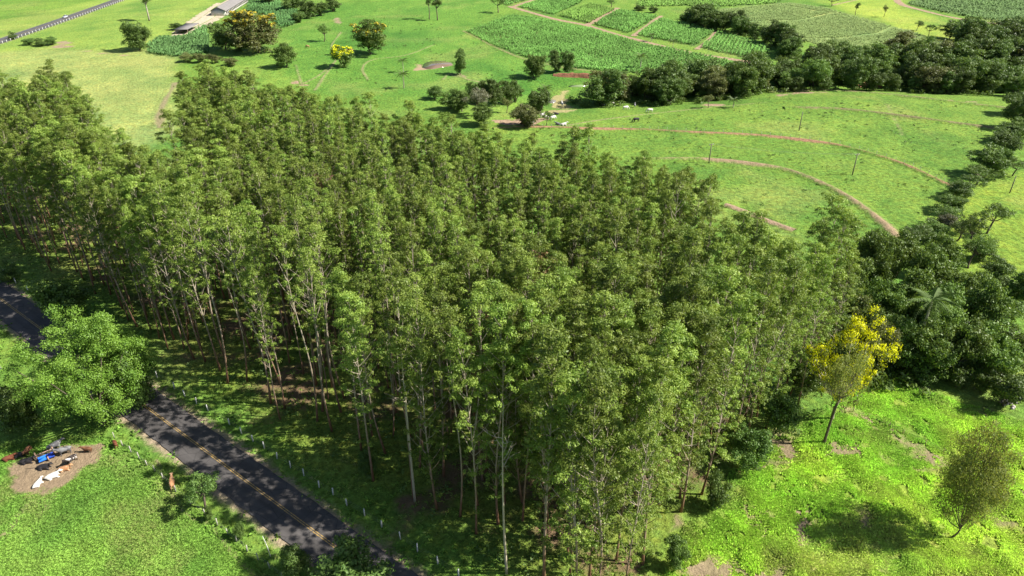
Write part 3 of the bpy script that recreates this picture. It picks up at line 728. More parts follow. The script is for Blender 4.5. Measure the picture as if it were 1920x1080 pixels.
ng.links.new(nattr('idx', 'INT'), iop.inputs['Instance Index']); ng.links.new(nattr('rot', 'FLOAT_VECTOR'), iop.inputs['Rotation']); ng.links.new(nattr('scl', 'FLOAT_VECTOR'), iop.inputs['Scale'])
ng.links.new(iop.outputs[0], go.inputs[0])
md = fo.modifiers.new('scatter', 'NODES'); md.node_group = ng
print('eucalyptus', len(TP), 'individual', len(ind), 'rest', len(rest))

# dead and bare trees standing among the eucalyptus
def bare_mesh(seed, Ht, nb, spread, col):
    rng = np.random.default_rng(seed); mb = MB(); tz = np.linspace(0, 1, 12)
    tx = rng.normal()*.5*np.sin(tz*2.4); ty = rng.normal()*.3*np.sin(tz*3)
    mb.tube(np.c_[tx, ty, tz*Ht-.3], .19*(1-tz*.85), 7)
    for k in range(nb):
        z = rng.uniform(.62, .97); p0 = np.array([np.interp(z, tz, tx), np.interp(z, tz, ty), z*Ht]); a = rng.uniform(0, 6.28); l = rng.uniform(.6, 1)*spread
        p1 = p0+np.array([math.cos(a)*l, math.sin(a)*l, l*rng.uniform(.4, 1.1)]); P = curve(p0, p1, (0, 0, -.15*l), 5); mb.tube(P, np.linspace(.05, .012, 5), 4, False)
        for q in range(2):
            b = P[rng.integers(2, 4)]; e = b+(p1-p0)*.35+rng.normal(size=3)*.5; mb.tube(curve(b, e, (0, 0, .1), 3), np.linspace(.03, .008, 3), 4, False)
    return mb.mesh('bare_trunk', col, True)
M_PALEB = plain('pale_dead_wood', (.42, .36, .27), .9); M_REDB = plain('brown_dead_wood', (.23, .135, .10), .9)
for (px, pb, pt, col, lab, lv) in ((778, 940, 640, M_PALEB, 'pale half bare eucalyptus with forked upper limbs in the roadside gap', 'thin'),
                                   (905, 900, 595, M_REDB, 'reddish brown dead eucalyptus with dry twigs among the green crowns', 'dead'),
                                   (1010, 760, 470, M_REDB, 'dying brown topped eucalyptus in the middle of the plantation', 'dead'),
                                   (640, 560, 330, M_REDB, 'dry rusty eucalyptus deep in the left half of the plantation', 'dead'),
                                   (1245, 800, 530, M_PALEB, 'pale thin topped eucalyptus rising near the meadow side', 'thin'),
                                   (950, 1075, 750, M_PALEB, 'pale crooked bare eucalyptus trunk at the bottom corner of the plantation', None)):
    b0 = G(px, pb); Ht = up_to(b0, pt)
    t = thing('bare_eucalyptus', lab, 'tree', b0); link('trunk', bare_mesh(px, Ht, 16 if lv else 8, 2.2, col), t)
    if lv:
        rng = np.random.default_rng(px); cen = np.c_[rng.normal(size=(26, 2))*1.2, (1-.32*rng.random(26)**1.5)*Ht]
        V, F, l_ = clumps(list(cen), list(rng.uniform(.5, 1.0, 26)), 110 if lv == 'thin' else 45, .34, .14, rng); link('crown', mesh_np('dry_crown', V, F, L_DEAD if lv == 'dead' else L_EUC, False, {'lv': ('FLOAT', l_)}), t)

# ------------------------------------------------------------------ broadleaved trees and shrubs
BROAD = [make_broad(100+k, 140, 85, .38, .24, .12, 5, 10, 1.25, -.06) for k in range(6)]
OPENT = [make_broad(140+k, 36, 74, .36, .22, .40, 5, 10, 1.35, .42, .3, 1, .24, limbs=14) for k in range(3)]
SHRUBM = [make_broad(160+k, 52, 80, .46, .26, .05, 5, 10, 1.7, .0, 0, 1, .18) for k in range(4)]
TALLT = [make_broad(180+k, 44, 90, .38, .22, .5, 3.2, 14, 1.2, .5, .2, 1, .22, limbs=12) for k in range(2)]
def broad(mset, leaf, px, pb, pt, wpx, label, name='tree', cat='tree', group=None, bark=None, lean=0, zs=1.0, foot=False):
    b0 = G(px, pb); ht = max(.8, up_to(b0, pt))*zs
    if not foot:                                  # px is the column of the crown's middle, not of the foot
        d0 = b0[1]*math.cos(PITCH)+(CAMH-b0[2])*math.sin(PITCH); b0[0] *= (d0-ht*.55*math.sin(PITCH))/d0; b0[2] = float(hz(b0[0], b0[1]))
    w = wpx/(px_at(b0)*(1+ht*.3/(np.hypot(b0[1], CAMH))))
    tm, cm, cl = mset[R.integers(len(mset))]
    nomr, nomh = ((6.4, 14.0) if mset is TALLT else (10.0, 10.0))
    t = thing(name, label, cat, b0, R.uniform(0, 6.28), (w/nomr, w/nomr, ht/nomh), group)
    if lean: t.rotation_euler = (0, lean, 0)
    link('trunk', tm, t, mat=bark); link('crown', cm, t, mat=leaf); t['_cl'] = 0; del t['_cl']
    return t, cl
def blossom(t, cl, leaf, zmin, frac, seed, Ls=.5, Ws=.4, per=26, side=None):
    rng = np.random.default_rng(seed); cen = []; rad = []
    for c, r in zip(*cl):
        if c[2] > zmin and rng.random() < frac and (side is None or (c[0]*side[0]+c[1]*side[1]) > -1.0): cen.append(np.array(c)+np.array([0, 0, r*.22])); rad.append(r*1.0)
    if not cen: return
    V, F, lv = clumps(cen, rad, per, Ls, Ws, rng, .7, 1.2, .1, .9); link('blossom', mesh_np('blossom', V, F, leaf, False, {'lv': ('FLOAT', lv)}), t)

# solitary trees (photo column, base row, top row, width)
SOLO = [
    (BROAD, L_DARK, 252, 94, 28, 58, 'rounded dark green tree standing alone in the pale grass field', 'tree'),
    (BROAD, L_DARK, 418, 92, 32, 62, 'dark green dense tree next to the gold flowering tree by the barn', 'tree'),
    (BROAD, L_MID, 442, 96, 68, 44, 'small bright tree at the foot of the gold flowering tree', 'tree'),
    (OPENT, L_MID, 605, 78, 44, 32, 'small round tree alone on the pasture beside a cattle path', 'tree'),
    (BROAD, L_MID, 532, 126, 78, 54, 'bushy green tree at the pasture edge below the gold flowering tree', 'tree'),
    (BROAD, L_DARK, 862, 140, 92, 34, 'upright dark tree on the bank of the brown pond', 'tree'),
    (BROAD, L_MID, 1001, 146, 92, 48, 'grey green tree at the corner of the cane field', 'tree'),
    (BROAD, L_DARK, 1042, 136, 92, 34, 'dark tree left above the red earth bank', 'tree'),
    (BROAD, L_DARK, 1064, 136, 92, 34, 'dark tree right above the red earth bank', 'tree'),
    (TALLT, L_DARK, 803, 36, -14, 20, 'tall slim dark tree on the pasture with a long shadow', 'tree'),
    (TALLT, L_MID, 819, 38, -6, 24, 'second tall slim tree close beside the slim dark one', 'tree'),
    (OPENT, L_DARK, 934, 24, -10, 34, 'dark spreading tree on the pasture near the cane fields', 'tree'),
    (OPENT, L_DARK, 1147, 14, -2, 22, 'dark tree beside the farm track between cane plots', 'tree'),
    (TALLT, L_DARK, 1607, 28, 5, 12, 'small lollipop shaped tree on the bright far slope', 'tree'),
    (OPENT, L_GREY, 1562, 12, -8, 22, 'thin greyish tree on the bright far slope', 'tree'),
    (OPENT, L_OLIVE, 1660, 32, 8, 14, 'thin pale tree beside the far farm track', 'tree'),
    (BROAD, L_DARK, 1820, 92, 28, 62, 'dark plumed bamboo like tree rising above the stream trees', 'tree'),
    (BROAD, L_DARK, 1785, 72, 38, 44, 'round dark tree left of the plumed stream tree', 'tree'),
    (OPENT, L_DARK, 1745, 68, 44, 24, 'small spreading dark tree below the far farm track', 'tree'),
    (OPENT, L_DARK, 1722, 58, 38, 20, 'small leaning tree below the far farm track', 'tree'),
    (BROAD, L_DARK, 1786, 143, 88, 70, 'broad round dark tree standing over the stream trees', 'tree'),
    (OPENT, L_GREY, 900, 218, 166, 62, 'greyish half leafless tree behind the plantation', 'tree'),
    (BROAD, L_OLIVE, 985, 238, 194, 66, 'low olive grey spreading tree shading the resting cattle', 'tree'),
    (BROAD, L_DARK, 1012, 214, 162, 56, 'dark round tree right behind the olive grey tree', 'tree'),
    (OPENT, L_OLIVE, 950, 212, 182, 26, 'small olive tree between the dark hedge and the cattle shade', 'tree'),
    (OPENT, L_MID, 1025, 236, 206, 24, 'thin young tree beside the white cattle group', 'tree'),
    (BROAD, L_DARK, 815, 186, 160, 40, 'low dark bush on the pasture behind the plantation', 'bush'),
    (OPENT, L_OLIVE, 1330, 202, 176, 26, 'loose light tree in front of the stream wood', 'tree'),
    (OPENT, L_DARK, 1775, 428, 384, 70, 'dark spreading tree in the tree row across the pasture corner', 'tree'),
    (SHRUBM, L_GREY, 1768, 438, 397, 54, 'grey twiggy bush in the tree row across the pasture corner', 'bush'),
    (BROAD, L_DARK, 1800, 372, 338, 62, 'pale topped tree where the red track meets the tree row', 'tree'),
    (BROAD, L_DARK, 1858, 330, 272, 76, 'wide dark tree in the tree row with its shadow on the pasture', 'tree'),
    (BROAD, L_DARK, 1893, 268, 228, 60, 'dark tree further up the pasture tree row', 'tree'),
    (BROAD, L_DARK, 1912, 240, 176, 56, 'tall dark tree at the top of the pasture tree row', 'tree'),
    (OPENT, L_MID, 1862, 438, 378, 66, 'umbrella shaped tree with a visible trunk on the lime green slope', 'tree'),
    (OPENT, L_DARK, 1822, 466, 400, 56, 'dark open tree beside the umbrella shaped tree', 'tree'),
    (OPENT, L_MID, 1828, 503, 440, 66, 'slanting tree with bare stem on the lime green slope', 'tree'),
    (BROAD, L_DARK, 1918, 586, 500, 62, 'dark tree at the foot of the lime green slope', 'tree'),
    (BROAD, L_MID, 1560, 380, 350, 1, '', None),
]
for row in SOLO:
    if row[7] is None: continue
    ms, lf, px, pb, pt, w, lab, cat = row
    broad(ms, lf, px, pb, pt, w, lab, 'bush' if cat == 'bush' else 'broadleaf_tree', cat, lean=(.28 if 'slanting' in lab or 'leaning' in lab else 0))
for (px, pb, pt, w) in ((1908, 215, 172, 44), (1885, 288, 250, 44), (1910, 262, 226, 44), (1872, 318, 282, 46), (1838, 346, 312, 46), (1822, 366, 330, 40), (1783, 398, 362, 46), (1752, 452, 418, 50), (1800, 452, 416, 46),
                        (1842, 486, 446, 46), (1872, 528, 486, 50), (1720, 470, 428, 54), (1895, 560, 520, 50), (1905, 330, 300, 34), (1888, 620, 560, 70)):
    broad(BROAD if R.random() < .6 else OPENT, L_DARK if R.random() < .6 else L_MID, px, pb, pt-4, w*1.3, 'small dark tree filling the hedgerow between the pasture and the lime green slope', 'hedgerow_tree', 'tree', 'hedgerow trees along the pasture')
# gold- and yellow-flowering trees on the pasture
for px, pb, pt, w, lab, fr, sd, leaf in ((478, 98, 20, 112, 'large spreading tree with golden flower crown beside the barn yard', .65, 3, L_GOLD),
                                         (692, 102, 34, 86, 'big round tree with yellow blossom on its crown on the pasture', .45, 4, L_GOLD),
                                         (638, 126, 82, 50, 'small tree covered in yellow gold blossom on the pasture', .85, 5, L_YEL)):
    t, cl = broad(BROAD, L_OLIVE if sd == 3 else L_MID, px, pb, pt, w, lab, 'flowering_tree'); blossom(t, cl, leaf, 6.2 if sd != 5 else 4.5, fr, sd, .55, .45, 20)
# lone tall pale-stemmed tree in the pale field
b0 = G(272, 39); t, cl = broad(TALLT, L_DARK, 272, 39, -22, 34, 'tall tree with long bare pale trunk in the pale field', 'tall_tree', bark=B_PALE)
# hedge-like dark trees behind the plantation
for k, (px, pb, pt, w) in enumerate(((886, 190, 152, 24), (906, 191, 150, 26), (928, 195, 149, 32), (950, 192, 151, 30), (966, 188, 150, 26), (845, 200, 168, 40), (865, 205, 172, 34), (905, 230, 196, 40))):
    broad(BROAD, L_DARK if k < 5 else L_MID, px, pb+4, pt-2, w*1.35, 'dark tree in the short tree row just behind the plantation' if k < 5 else 'mid green tree tucked against the far plantation edge', 'broadleaf_tree',
          group='dark trees of the short row' if k < 5 else 'trees at the far plantation edge')
# upper left: shrubs and the trees beside the barn
for (px, pb, pt, w) in ((22, 74, 58, 20), (52, 84, 70, 30), (75, 86, 70, 34), (96, 84, 66, 26)):
    broad(SHRUBM, L_SHRUB if px > 30 else L_DARK, px, pb, pt, w, 'low shrub on the verge beside the far highway', 'shrub', 'shrub', 'shrubs by the highway')
for (px, pb, pt, w) in ((575, 34, -4, 40), (600, 30, 2, 36), (560, 42, 20, 34), (622, 22, -6, 36), (545, 20, -10, 44), (500, 8, -20, 40), (330, 56, 42, 30)):
    broad(BROAD, L_DARK, px, pb, pt, w, 'dark tree in the thicket beyond the barn', 'broadleaf_tree', 'tree', 'trees in the thicket beyond the barn')
for (px, pb, pt, w) in ((350, 116, 98, 34), (376, 117, 98, 34), (402, 118, 100, 30), (430, 124, 106, 34)):
    broad(SHRUBM, L_OLIVE, px, pb, pt, w, 'olive scrub bush along the lower edge of the cane plot by the barn', 'scrub_bush', 'bush', 'scrub along the barn cane plot')
# the wood along the stream
def fill(poly, sp, hmin, hmax, wr, leafs, label, group, front=None, mset=BROAD, zmin=0):
    x0, y0 = poly.min(0); x1, y1 = poly.max(0); n = 0
    for gy_ in np.arange(y0, y1, sp*.9):
        for gx_ in np.arange(x0, x1, sp):
            x = gx_+R.normal()*sp*.28; y = gy_+R.normal()*sp*.28
            if not in_poly(np.array([x]), np.array([y]), poly)[0]: continue
            if abs(x/(y*math.cos(PITCH)+60*math.sin(PITCH))*FPX) > 1030: continue
            h = R.uniform(hmin, hmax); w = h*R.uniform(*wr); tm, cm, cl = mset[R.integers(len(mset))]
            lf, lb = leafs[R.choice(len(leafs), p=[l[2] for l in leafs])][:2]
            t = thing('stream_tree', lb+' '+label, 'tree', (x, y, float(hz(x, y))-.2), R.uniform(0, 6.28), (w/10, w/10, h/10), lb+' '+group)
            link('trunk', tm, t); link('crown', cm, t, mat=lf); n += 1
    return n
print('band1', fill(BAND1, 9.0, 7, 16.5, (.95, 1.35), ((L_DARK, 'dark green', .52), (L_MID, 'lighter green', .34), (L_OLIVE, 'olive green', .14)), 'tree in the wood along the stream behind the pasture', 'trees of the stream wood'))
print('band2', fill(BAND2, 8.5, 8, 13, (1.0, 1.3), ((L_DARK, 'dark green', 1.0),), 'tree in the side gully between cane field and brown crop', 'trees of the side gully'))
print('band3', fill(BAND3, 10.0, 9, 15, (1.0, 1.3), ((L_DARK, 'dark green', 1.0),), 'tree in the wood below the far farm track', 'trees below the far track'))
for (px, pb, pt, w) in ((1285, 42, 24, 30), (1310, 44, 26, 26), (1340, 38, 24, 30), (1200, 20, 10, 26), (1225, 24, 12, 24)):
    broad(BROAD, L_DARK, px, pb, pt, w, 'dark bush on the far end of the side gully', 'broadleaf_tree', 'tree', 'bushes at the gully end')
# the dark thicket right of the plantation
TH_L = 'dense dark tree in the thicket between plantation and tussocky meadow'
for (px, pb, pt, w) in ((1646, 545, 436, 88), (1690, 520, 430, 92), (1742, 560, 452, 96), (1796, 592, 486, 104), (1850, 640, 522, 112), (1702, 620, 500, 110), (1660, 630, 520, 100),
                        (1762, 660, 540, 124), (1862, 705, 596, 116), (1745, 700, 600, 116), (1802, 704, 590, 118), (1690, 690, 590, 92), (1642, 655, 570, 90), (1770, 520, 440, 80), (1900, 690, 600, 90), (1600, 575, 480, 90), (1590, 630, 530, 90), (1560, 660, 570, 80), (1625, 520, 430, 80)):
    broad(BROAD, L_DARK if R.random() < .25 else L_MID, px, pb, pt, w, TH_L, 'thicket_tree', 'tree', 'trees of the dark thicket')
for (px, pb, pt, w) in ((1895, 758, 694, 92), (1850, 735, 690, 60), (1800, 724, 690, 60), (1730, 716, 680, 60)):
    broad(SHRUBM, L_DARK, px, pb, pt, w, 'low dark bush at the thicket foot beside the meadow', 'bush', 'bush', 'bushes at the thicket foot')
for (px, pb, pt, w) in ((1462, 818, 735, 92), (1512, 742, 660, 86), (1408, 882, 806, 86), (1345, 950, 880, 64), (1268, 1062, 1005, 60), (1385, 850, 790, 60)):
    broad(SHRUBM, L_SHRUB if px < 1450 else L_DARK, px, pb, pt, w, 'leafy shrub at the plantation edge above the meadow', 'shrub', 'shrub', 'shrubs at the meadow edge of the plantation')
# the yellow tree, and the olive tree standing in front of it
YT = [make_broad(301, 130, 60, .28, .15, .22, 5, 10, .85, .06, .2, 1, .16, B_PALE, limbs=22)]
t, cl = broad(YT, L_OLIVE, 1596, 785, 568, 158, 'bright yellow flowering tree at the corner of the plantation', 'yellow_flowering_tree', bark=B_PALE)
blossom(t, cl, L_YEL, 2.6, .70, 11, .16, .13, 190)
OT = [make_broad(303, 44, 90, .30, .12, .52, 5, 10, 1.3, .46, .3, 1, .20, B_DARK, limbs=16)]
broad(OT, L_FEATH, 1545, 832, 655, 110, 'slanting olive green tree with bare dark trunk in front of the yellow tree', lean=.05, name='olive_tree', foot=True)
broad(OPENT, L_OLIVE, 1640, 720, 590, 84, 'olive green tree right behind the yellow flowering tree', name='broadleaf_tree')
broad(BROAD, L_OLIVE, 1602, 640, 552, 84, 'round olive crowned tree between eucalyptus and yellow tree', name='broadleaf_tree')
# the feathery tree on the meadow
FT = [make_broad(305, 150, 170, .24, .085, .10, 5, 10, .95, .02, .5, 1, .085, B_DARK, limbs=18, lobes=False)]
broad(FT, L_FEATH, 1782, 1004, 780, 168, 'airy feathery olive tree on the tussocky meadow casting a round shadow', name='feathery_tree', foot=True)
# roadside bushes
broad(OPENT, L_SHRUB, 375, 954, 890, 78, 'small round tree on the verge between cattle lawn and road', name='small_tree')
for (px, pb, pt, w, lab) in ((660, 1110, 1030, 170, 'wide leafy bush overhanging the near road edge'), (548, 1082, 1030, 70, 'rounded bush on the verge left of the wide leafy bush'),
                             (390, 975, 948, 22, 'tiny dark shrub on the verge below the small round tree'),
                             (448, 1010, 982, 26, 'tiny light shrub on the verge beside a leaning fence post'),
                             (118, 604, 512, 110, 'dark dense bush on the far side of the road against the plantation'), (12, 528, 490, 54, 'bright leafy bush beside the far road verge'),
                             (685, 890, 850, 46, 'young leafy sapling in front of the roadside eucalyptus row')):
    broad(SHRUBM, L_DARK if 'dark' in lab else L_SHRUB, px, pb, pt, w, lab, 'bush', 'bush')
# the big bright green tree by the cattle
BIG = [make_broad(311, 320, 620, .125, .085, .16, 5, 10, .80, .02, .10, 1, .16, B_DARK, limbs=36)]
bt, _ = broad(BIG, L_BRIGHT, 150, 796, 588, 240, 'huge spreading bright green tree beside the road above the cattle', name='spreading_tree')
broad(BROAD, L_DARK, 238, 762, 640, 110, 'dark tree half hidden behind the huge bright green tree', name='broadleaf_tree')
broad(BROAD, L_DARK, 25, 800, 700, 110, 'dark shaded tree left under the huge bright green tree', name='broadleaf_tree')

# palms
def frond_mesh():
    rng = np.random.default_rng(4); V = []; T = []; n = 16
    t = np.linspace(0, 1, n); P = np.c_[3.2*t, 0*t, 1.1*t-2.2*t*t]
    mb = MB(); mb.tube(P, np.linspace(.05, .012, n), 4, False)
    for i in range(2, n):
        for sgn in (-1, 1):
            l = .95*math.sin(min(1, .25+.85*t[i])*math.pi*.92)+.15; a = P[i]; d = np.array([.55*l, sgn*l*.8, -.35*l+rng.normal()*.08])
            w = np.array([.09, 0, .02]); mb.add([a-w, a+w, a+d], None, [(0, 1, 2)])
    lv = np.full(mb.n, .5); return mb.mesh('frond', L_MID, False, {'lv': ('FLOAT', lv)})
FROND = frond_mesh()
def palm(px, pb, pt, label, leaf=L_DARK, k=1.0, group=None):
    b0 = G(px, pb); ht = up_to(b0, pt)-1.0*k
    t = thing('palm_tree', label, 'palm', b0, 0, (1, 1, 1), group)
    mb = MB(); mb.tube(curve((0, 0, -.3), (0, 0, ht), (.15, .1, 0), 8), np.linspace(.2, .14, 8)*k, 7); link('trunk', mb.mesh('palm_trunk', B_PALE, True), t)
    for q in range(17):
        a = q*2.399; tilt = -.9+1.5*(q/17)
        link('frond', FROND, t, (0, 0, ht), (0, tilt*.75, a), (k, k, k), leaf)
palm(1704, 690, 552, 'large feather leaved palm inside the dark thicket', L_MID, 1.25)
palm(757, 166, 134, 'feather palm with visible stem on the pasture behind the plantation')
palm(756, 136, 110, 'smaller palm above the feather palm on the pasture', k=.8)
palm(1024, 198, 160, 'palm beside the small water hole', L_MID)
palm(1374, 202, 183, 'short palm on the pasture in front of the stream wood', k=.85)
palm(1221, 78, 62, 'small palm at the farm track crossing', k=.8)
palm(1261, 90, 74, 'small palm at the lower edge of the cane plot', k=.8)
palm(1200, 130, 100, 'palm rising from the head of the stream wood', L_MID, 1.1)

# ------------------------------------------------------------------ crop fields: rows of leaf tufts on a low leafy sheet
def crop_field(poly, sp, ht, col, label, seed, rowdir, var=.35, name='crop_field', contour=None):
    rng = np.random.default_rng(seed); c = poly.mean(0); ca, sa = math.cos(rowdir), math.sin(rowdir)
    q = (poly-c)@np.array([[ca, -sa], [sa, ca]]); u0, v0 = q.min(0); u1, v1 = q.max(0)
    U, Vv = np.meshgrid(np.arange(u0, u1, sp*.8), np.arange(v0, v1, sp*1.25)); U = U+rng.normal(size=U.shape)*sp*.2; Vv = Vv+rng.normal(size=U.shape)*sp*.1
    x = (c[0]+U*ca-Vv*sa).ravel(); y = (c[1]+U*sa+Vv*ca).ravel()
    k = in_poly(x, y, poly) & (np.abs(x/(y*math.cos(PITCH)+37)*FPX) < 1040); k &= rng.random(len(x)) > .10; x = x[k]; y = y[k]
    if contour is not None:
        for pl in contour:
            kk = seg_dist(x, y, pl) > 1.6; x = x[kk]; y = y[kk]
    n = len(x); z = hz(x, y); B = 7
    cl = np.array(col)*(1+var*(fbm(x, y, 16, seed)-.5)[:, None]*2+.25*(fbm(x, y, 4, seed+3)-.5)[:, None]*2)
    C = np.repeat(np.c_[x, y, z], B, 0); a = rng.uniform(0, 6.28, n*B); hh = ht*rng.uniform(.6, 1.2, n*B)*np.repeat(.75+.5*fbm(x, y, 12, seed+9), B)
    sp_ = sp*rng.uniform(.35, .8, n*B); d = np.c_[np.cos(a), np.sin(a)]; w = .13*sp
    sd = np.c_[-d[:, 1], d[:, 0]]*w
    p0 = C+np.c_[-sd, np.zeros(n*B)]; p1 = C+np.c_[sd, np.zeros(n*B)]
    mid = C+np.c_[d*sp_[:, None]*.55, hh]; tip = C+np.c_[d*sp_[:, None]*1.4, hh*.62]
    m0 = mid+np.c_[-sd, np.zeros(n*B)]; m1 = mid+np.c_[sd, np.zeros(n*B)]
    V = np.stack([p0, p1, m1, m0, tip], 1).reshape(-1, 3); i = np.arange(n*B)*5
    Q = np.stack([i, i+1, i+2, i+3], -1); T = np.stack([i+3, i+2, i+4], -1)
    me = mesh_np(name, V, [Q, T], M_BLADE, False, {'gcol': ('FLOAT_COLOR', np.clip(np.repeat(cl, B*5, 0), 0, 1)), 'lv': ('FLOAT', np.repeat(rng.uniform(0, 1, n*B), 5))})
    o = kind(link(name, me), 'stuff'); tag(o, label, 'crop field'); return n
CANE = (.165, .335, .075); CANE2 = (.205, .360, .075); OLIVEC = (.245, .330, .115)
CONT8 = [flats(p) for p in ([(1290, 30), (1400, 40), (1500, 38), (1560, 26)], [(1500, 72), (1580, 72), (1650, 62), (1680, 48)], [(1640, 92), (1700, 84), (1745, 70)], [(1480, 12), (1530, 22), (1570, 26)])]
print('crops', [
 crop_field(flats(FIELDS['cane_main']), 1.5, 1.2, CANE, 'large bright green sugar cane field below the farm track', 1, .9),
 crop_field(flats(FIELDS['f2']), 1.7, 1.2, CANE, 'cane plot at the top beside the pasture corner', 2, .5),
 crop_field(flats(FIELDS['f3']), 1.7, 1.4, CANE2, 'second cane plot above the farm track', 3, .5),
 crop_field(flats(FIELDS['f4']), 1.7, 1.4, CANE, 'third cane plot between two side tracks', 4, .5),
 crop_field(flats(FIELDS['f5']), 1.6, 1.4, CANE, 'cane plot with a palm at its lower edge', 5, .9),
 crop_field(flats(FIELDS['f6']), 1.6, 1.4, CANE, 'cane plot beside the dark gully trees', 6, 1.2),
 crop_field(flats(FIELDS['f7']), 2.6, 1.3, CANE2, 'distant green crop strip above the brown crop field', 7, .1),
 crop_field(flats(FIELDS['f8']), 1.6, .7, OLIVEC, 'olive brown crop field with curved contour rows', 8, .3, .12, contour=CONT8),
 crop_field(flats(FIELDS['f9']), 2.7, 1.4, (.15, .24, .085), 'dark green crop field beyond the far farm track', 9, .2, .2),
 crop_field(flats(FIELDS['barn_plot']), 1.8, 1.6, (.13, .25, .08), 'cane plot in front of the small shed', 10, .3),
 crop_field(flats(FIELDS['barn_cane']), 2.0, 2.0, (.12, .25, .08), 'tall cane plot beside the barn', 11, .3),
 crop_field(flats(FIELDS['f10']), 2.3, 1.4, CANE, 'small cane strip at the top of the pasture', 12, .3)])

# ------------------------------------------------------------------ grass, weeds and undergrowth
def tufts(x, y, ht, spread, B, seed, name, label, cat, colmul=1.0, width=.05):
    rng = np.random.default_rng(seed); n = len(x); z = hz(x, y)
    cl = gcol_fn(x, y)*colmul*rng.uniform(.75, 1.3, (n, 1))*(.74+.52*fbm(x, y, 2.4, 91, 3))[:, None]
    dk = (sstep(.52, .72, fbm(x, y, 6, 37, 3))*.55*rng.random(n))[:, None]; cl = cl*(1-dk)+np.array([.34, .31, .13])*dk; C = np.repeat(np.c_[x, y, z-.03], B, 0); a = rng.uniform(0, 6.28, n*B)
    hh = np.repeat(ht, B)*rng.uniform(.55, 1.2, n*B); d = np.c_[np.cos(a), np.sin(a)]; s = np.repeat(spread, B)*rng.uniform(.3, 1.1, n*B)
    C[:, :2] += d*(s*.35)[:, None]; w = width*np.c_[-d[:, 1], d[:, 0]]*rng.uniform(.7, 1.4, (n*B, 1))
    mid = C+np.c_[d*s[:, None]*.55, hh]; tip = C+np.c_[d*s[:, None]*1.25, hh*.55]
    V = np.stack([C+np.c_[-w, np.zeros(n*B)], C+np.c_[w, np.zeros(n*B)], mid, tip], 1).reshape(-1, 3); i = np.arange(n*B)*4
    F_ = np.vstack([np.stack([i, i+1, i+2], -1), np.stack([i+1, i+3, i+2], -1)])
    me = mesh_np(name, V, F_, M_BLADE, False, {'gcol': ('FLOAT_COLOR', np.clip(np.repeat(cl, B*4, 0), 0, 1)), 'lv': ('FLOAT', np.repeat(rng.uniform(0, 1, n*B), 4))})
    return tag(kind(link(name, me), 'stuff'), label, cat)
def scatter(poly, n, seed, soilmax=.2, roadgap=5.2):
    rng = np.random.default_rng(seed); lo = poly.min(0); hi = poly.max(0); P = rng.uniform(lo, hi, (n, 2)); P = P[in_poly(P[:, 0], P[:, 1], poly)]
    dep = P[:, 1]*math.cos(PITCH)+CAMH*math.sin(PITCH); P = P[(np.abs(P[:, 0]/dep*FPX) < 1010) & (P[:, 1] > 46)]
    s, _ = soil_fn(P[:, 0], P[:, 1]); _, v = road_uv(P[:, 0], P[:, 1]); k = (s < soilmax+rng.uniform(-1.3, .5, len(s))) & (np.abs(v) > roadgap) & (poly_sd(P[:, 0], P[:, 1], DIRT)-.7+4.2*(fbm(P[:, 0], P[:, 1], 2.6, 44, 4)-.5) < rng.uniform(-1.0, .5, len(P)))
    return P[k]
P = scatter(MEADOW, 200000, 3, .6)
P = P[poly_sd(P[:, 0], P[:, 1], MEADOW) > 6*np.random.default_rng(2).random(len(P))**2]
P = P[fbm(P[:, 0], P[:, 1], 1.7, 19, 2) > .25+.25*np.random.default_rng(1).random(len(P))]
tufts(P[:, 0], P[:, 1], .10+.46*np.clip(fbm(P[:, 0], P[:, 1], 3.0, 5, 2)*1.8-.5, 0, 1), np.full(len(P), .27), 8, 3, 'meadow_grass', 'tussocky bright lime green grass of the near meadow', 'grass', 2.5, .034)
P = scatter(COWLAWN, 130000, 4)
tufts(P[:, 0], P[:, 1], np.full(len(P), .13), np.full(len(P), .26), 6, 4, 'lawn_grass', 'short green pasture grass in front of the cattle', 'grass', 1.7, .04)
verge = np.array([ROAD_A-RD*150-RN*9, ROAD_A+RD*90-RN*9, ROAD_A+RD*90-RN*3.0, ROAD_A-RD*150-RN*3.0])
P = scatter(verge, 12000, 5, 1.9, 3.15); tufts(P[:, 0], P[:, 1], np.full(len(P), .42), np.full(len(P), .5), 7, 5, 'verge_grass', 'rough grass on the verge between lawn and road', 'grass', 1.5, .06)
verge2 = np.array([ROAD_A-RD*190+RN*3.0, ROAD_A+RD*95+RN*3.0, ROAD_A+RD*95+RN*24, ROAD_A-RD*190+RN*24])
P = scatter(verge2, 30000, 6, 1.7, 3.15); tufts(P[:, 0], P[:, 1], np.full(len(P), .26), np.full(len(P), .5), 7, 6, 'forest_edge_grass', 'patchy grass between the road and the eucalyptus trunks', 'grass', 1.6, .06)
P = scatter(FOREST, 26000, 7, 9, 9)
P = P[(fbm(P[:, 0], P[:, 1], 7, 3) > .50)]
rng = np.random.default_rng(8); cen = np.c_[P, hz(P[:, 0], P[:, 1])+rng.uniform(.1, .6, len(P))]; rad = rng.uniform(.3, .85, len(P))
k = rng.random(len(P)) < .42
V, F_, lv = clumps(list(cen[k]), list(rad[k]), 32, .42, .26, rng, .6, 1.0, .2, .6)
tag(kind(link('undergrowth', mesh_np('undergrowth', V, F_, L_SHRUB, False, {'lv': ('FLOAT', lv)})), 'stuff'), 'low leafy undergrowth between the eucalyptus trunks', 'undergrowth')
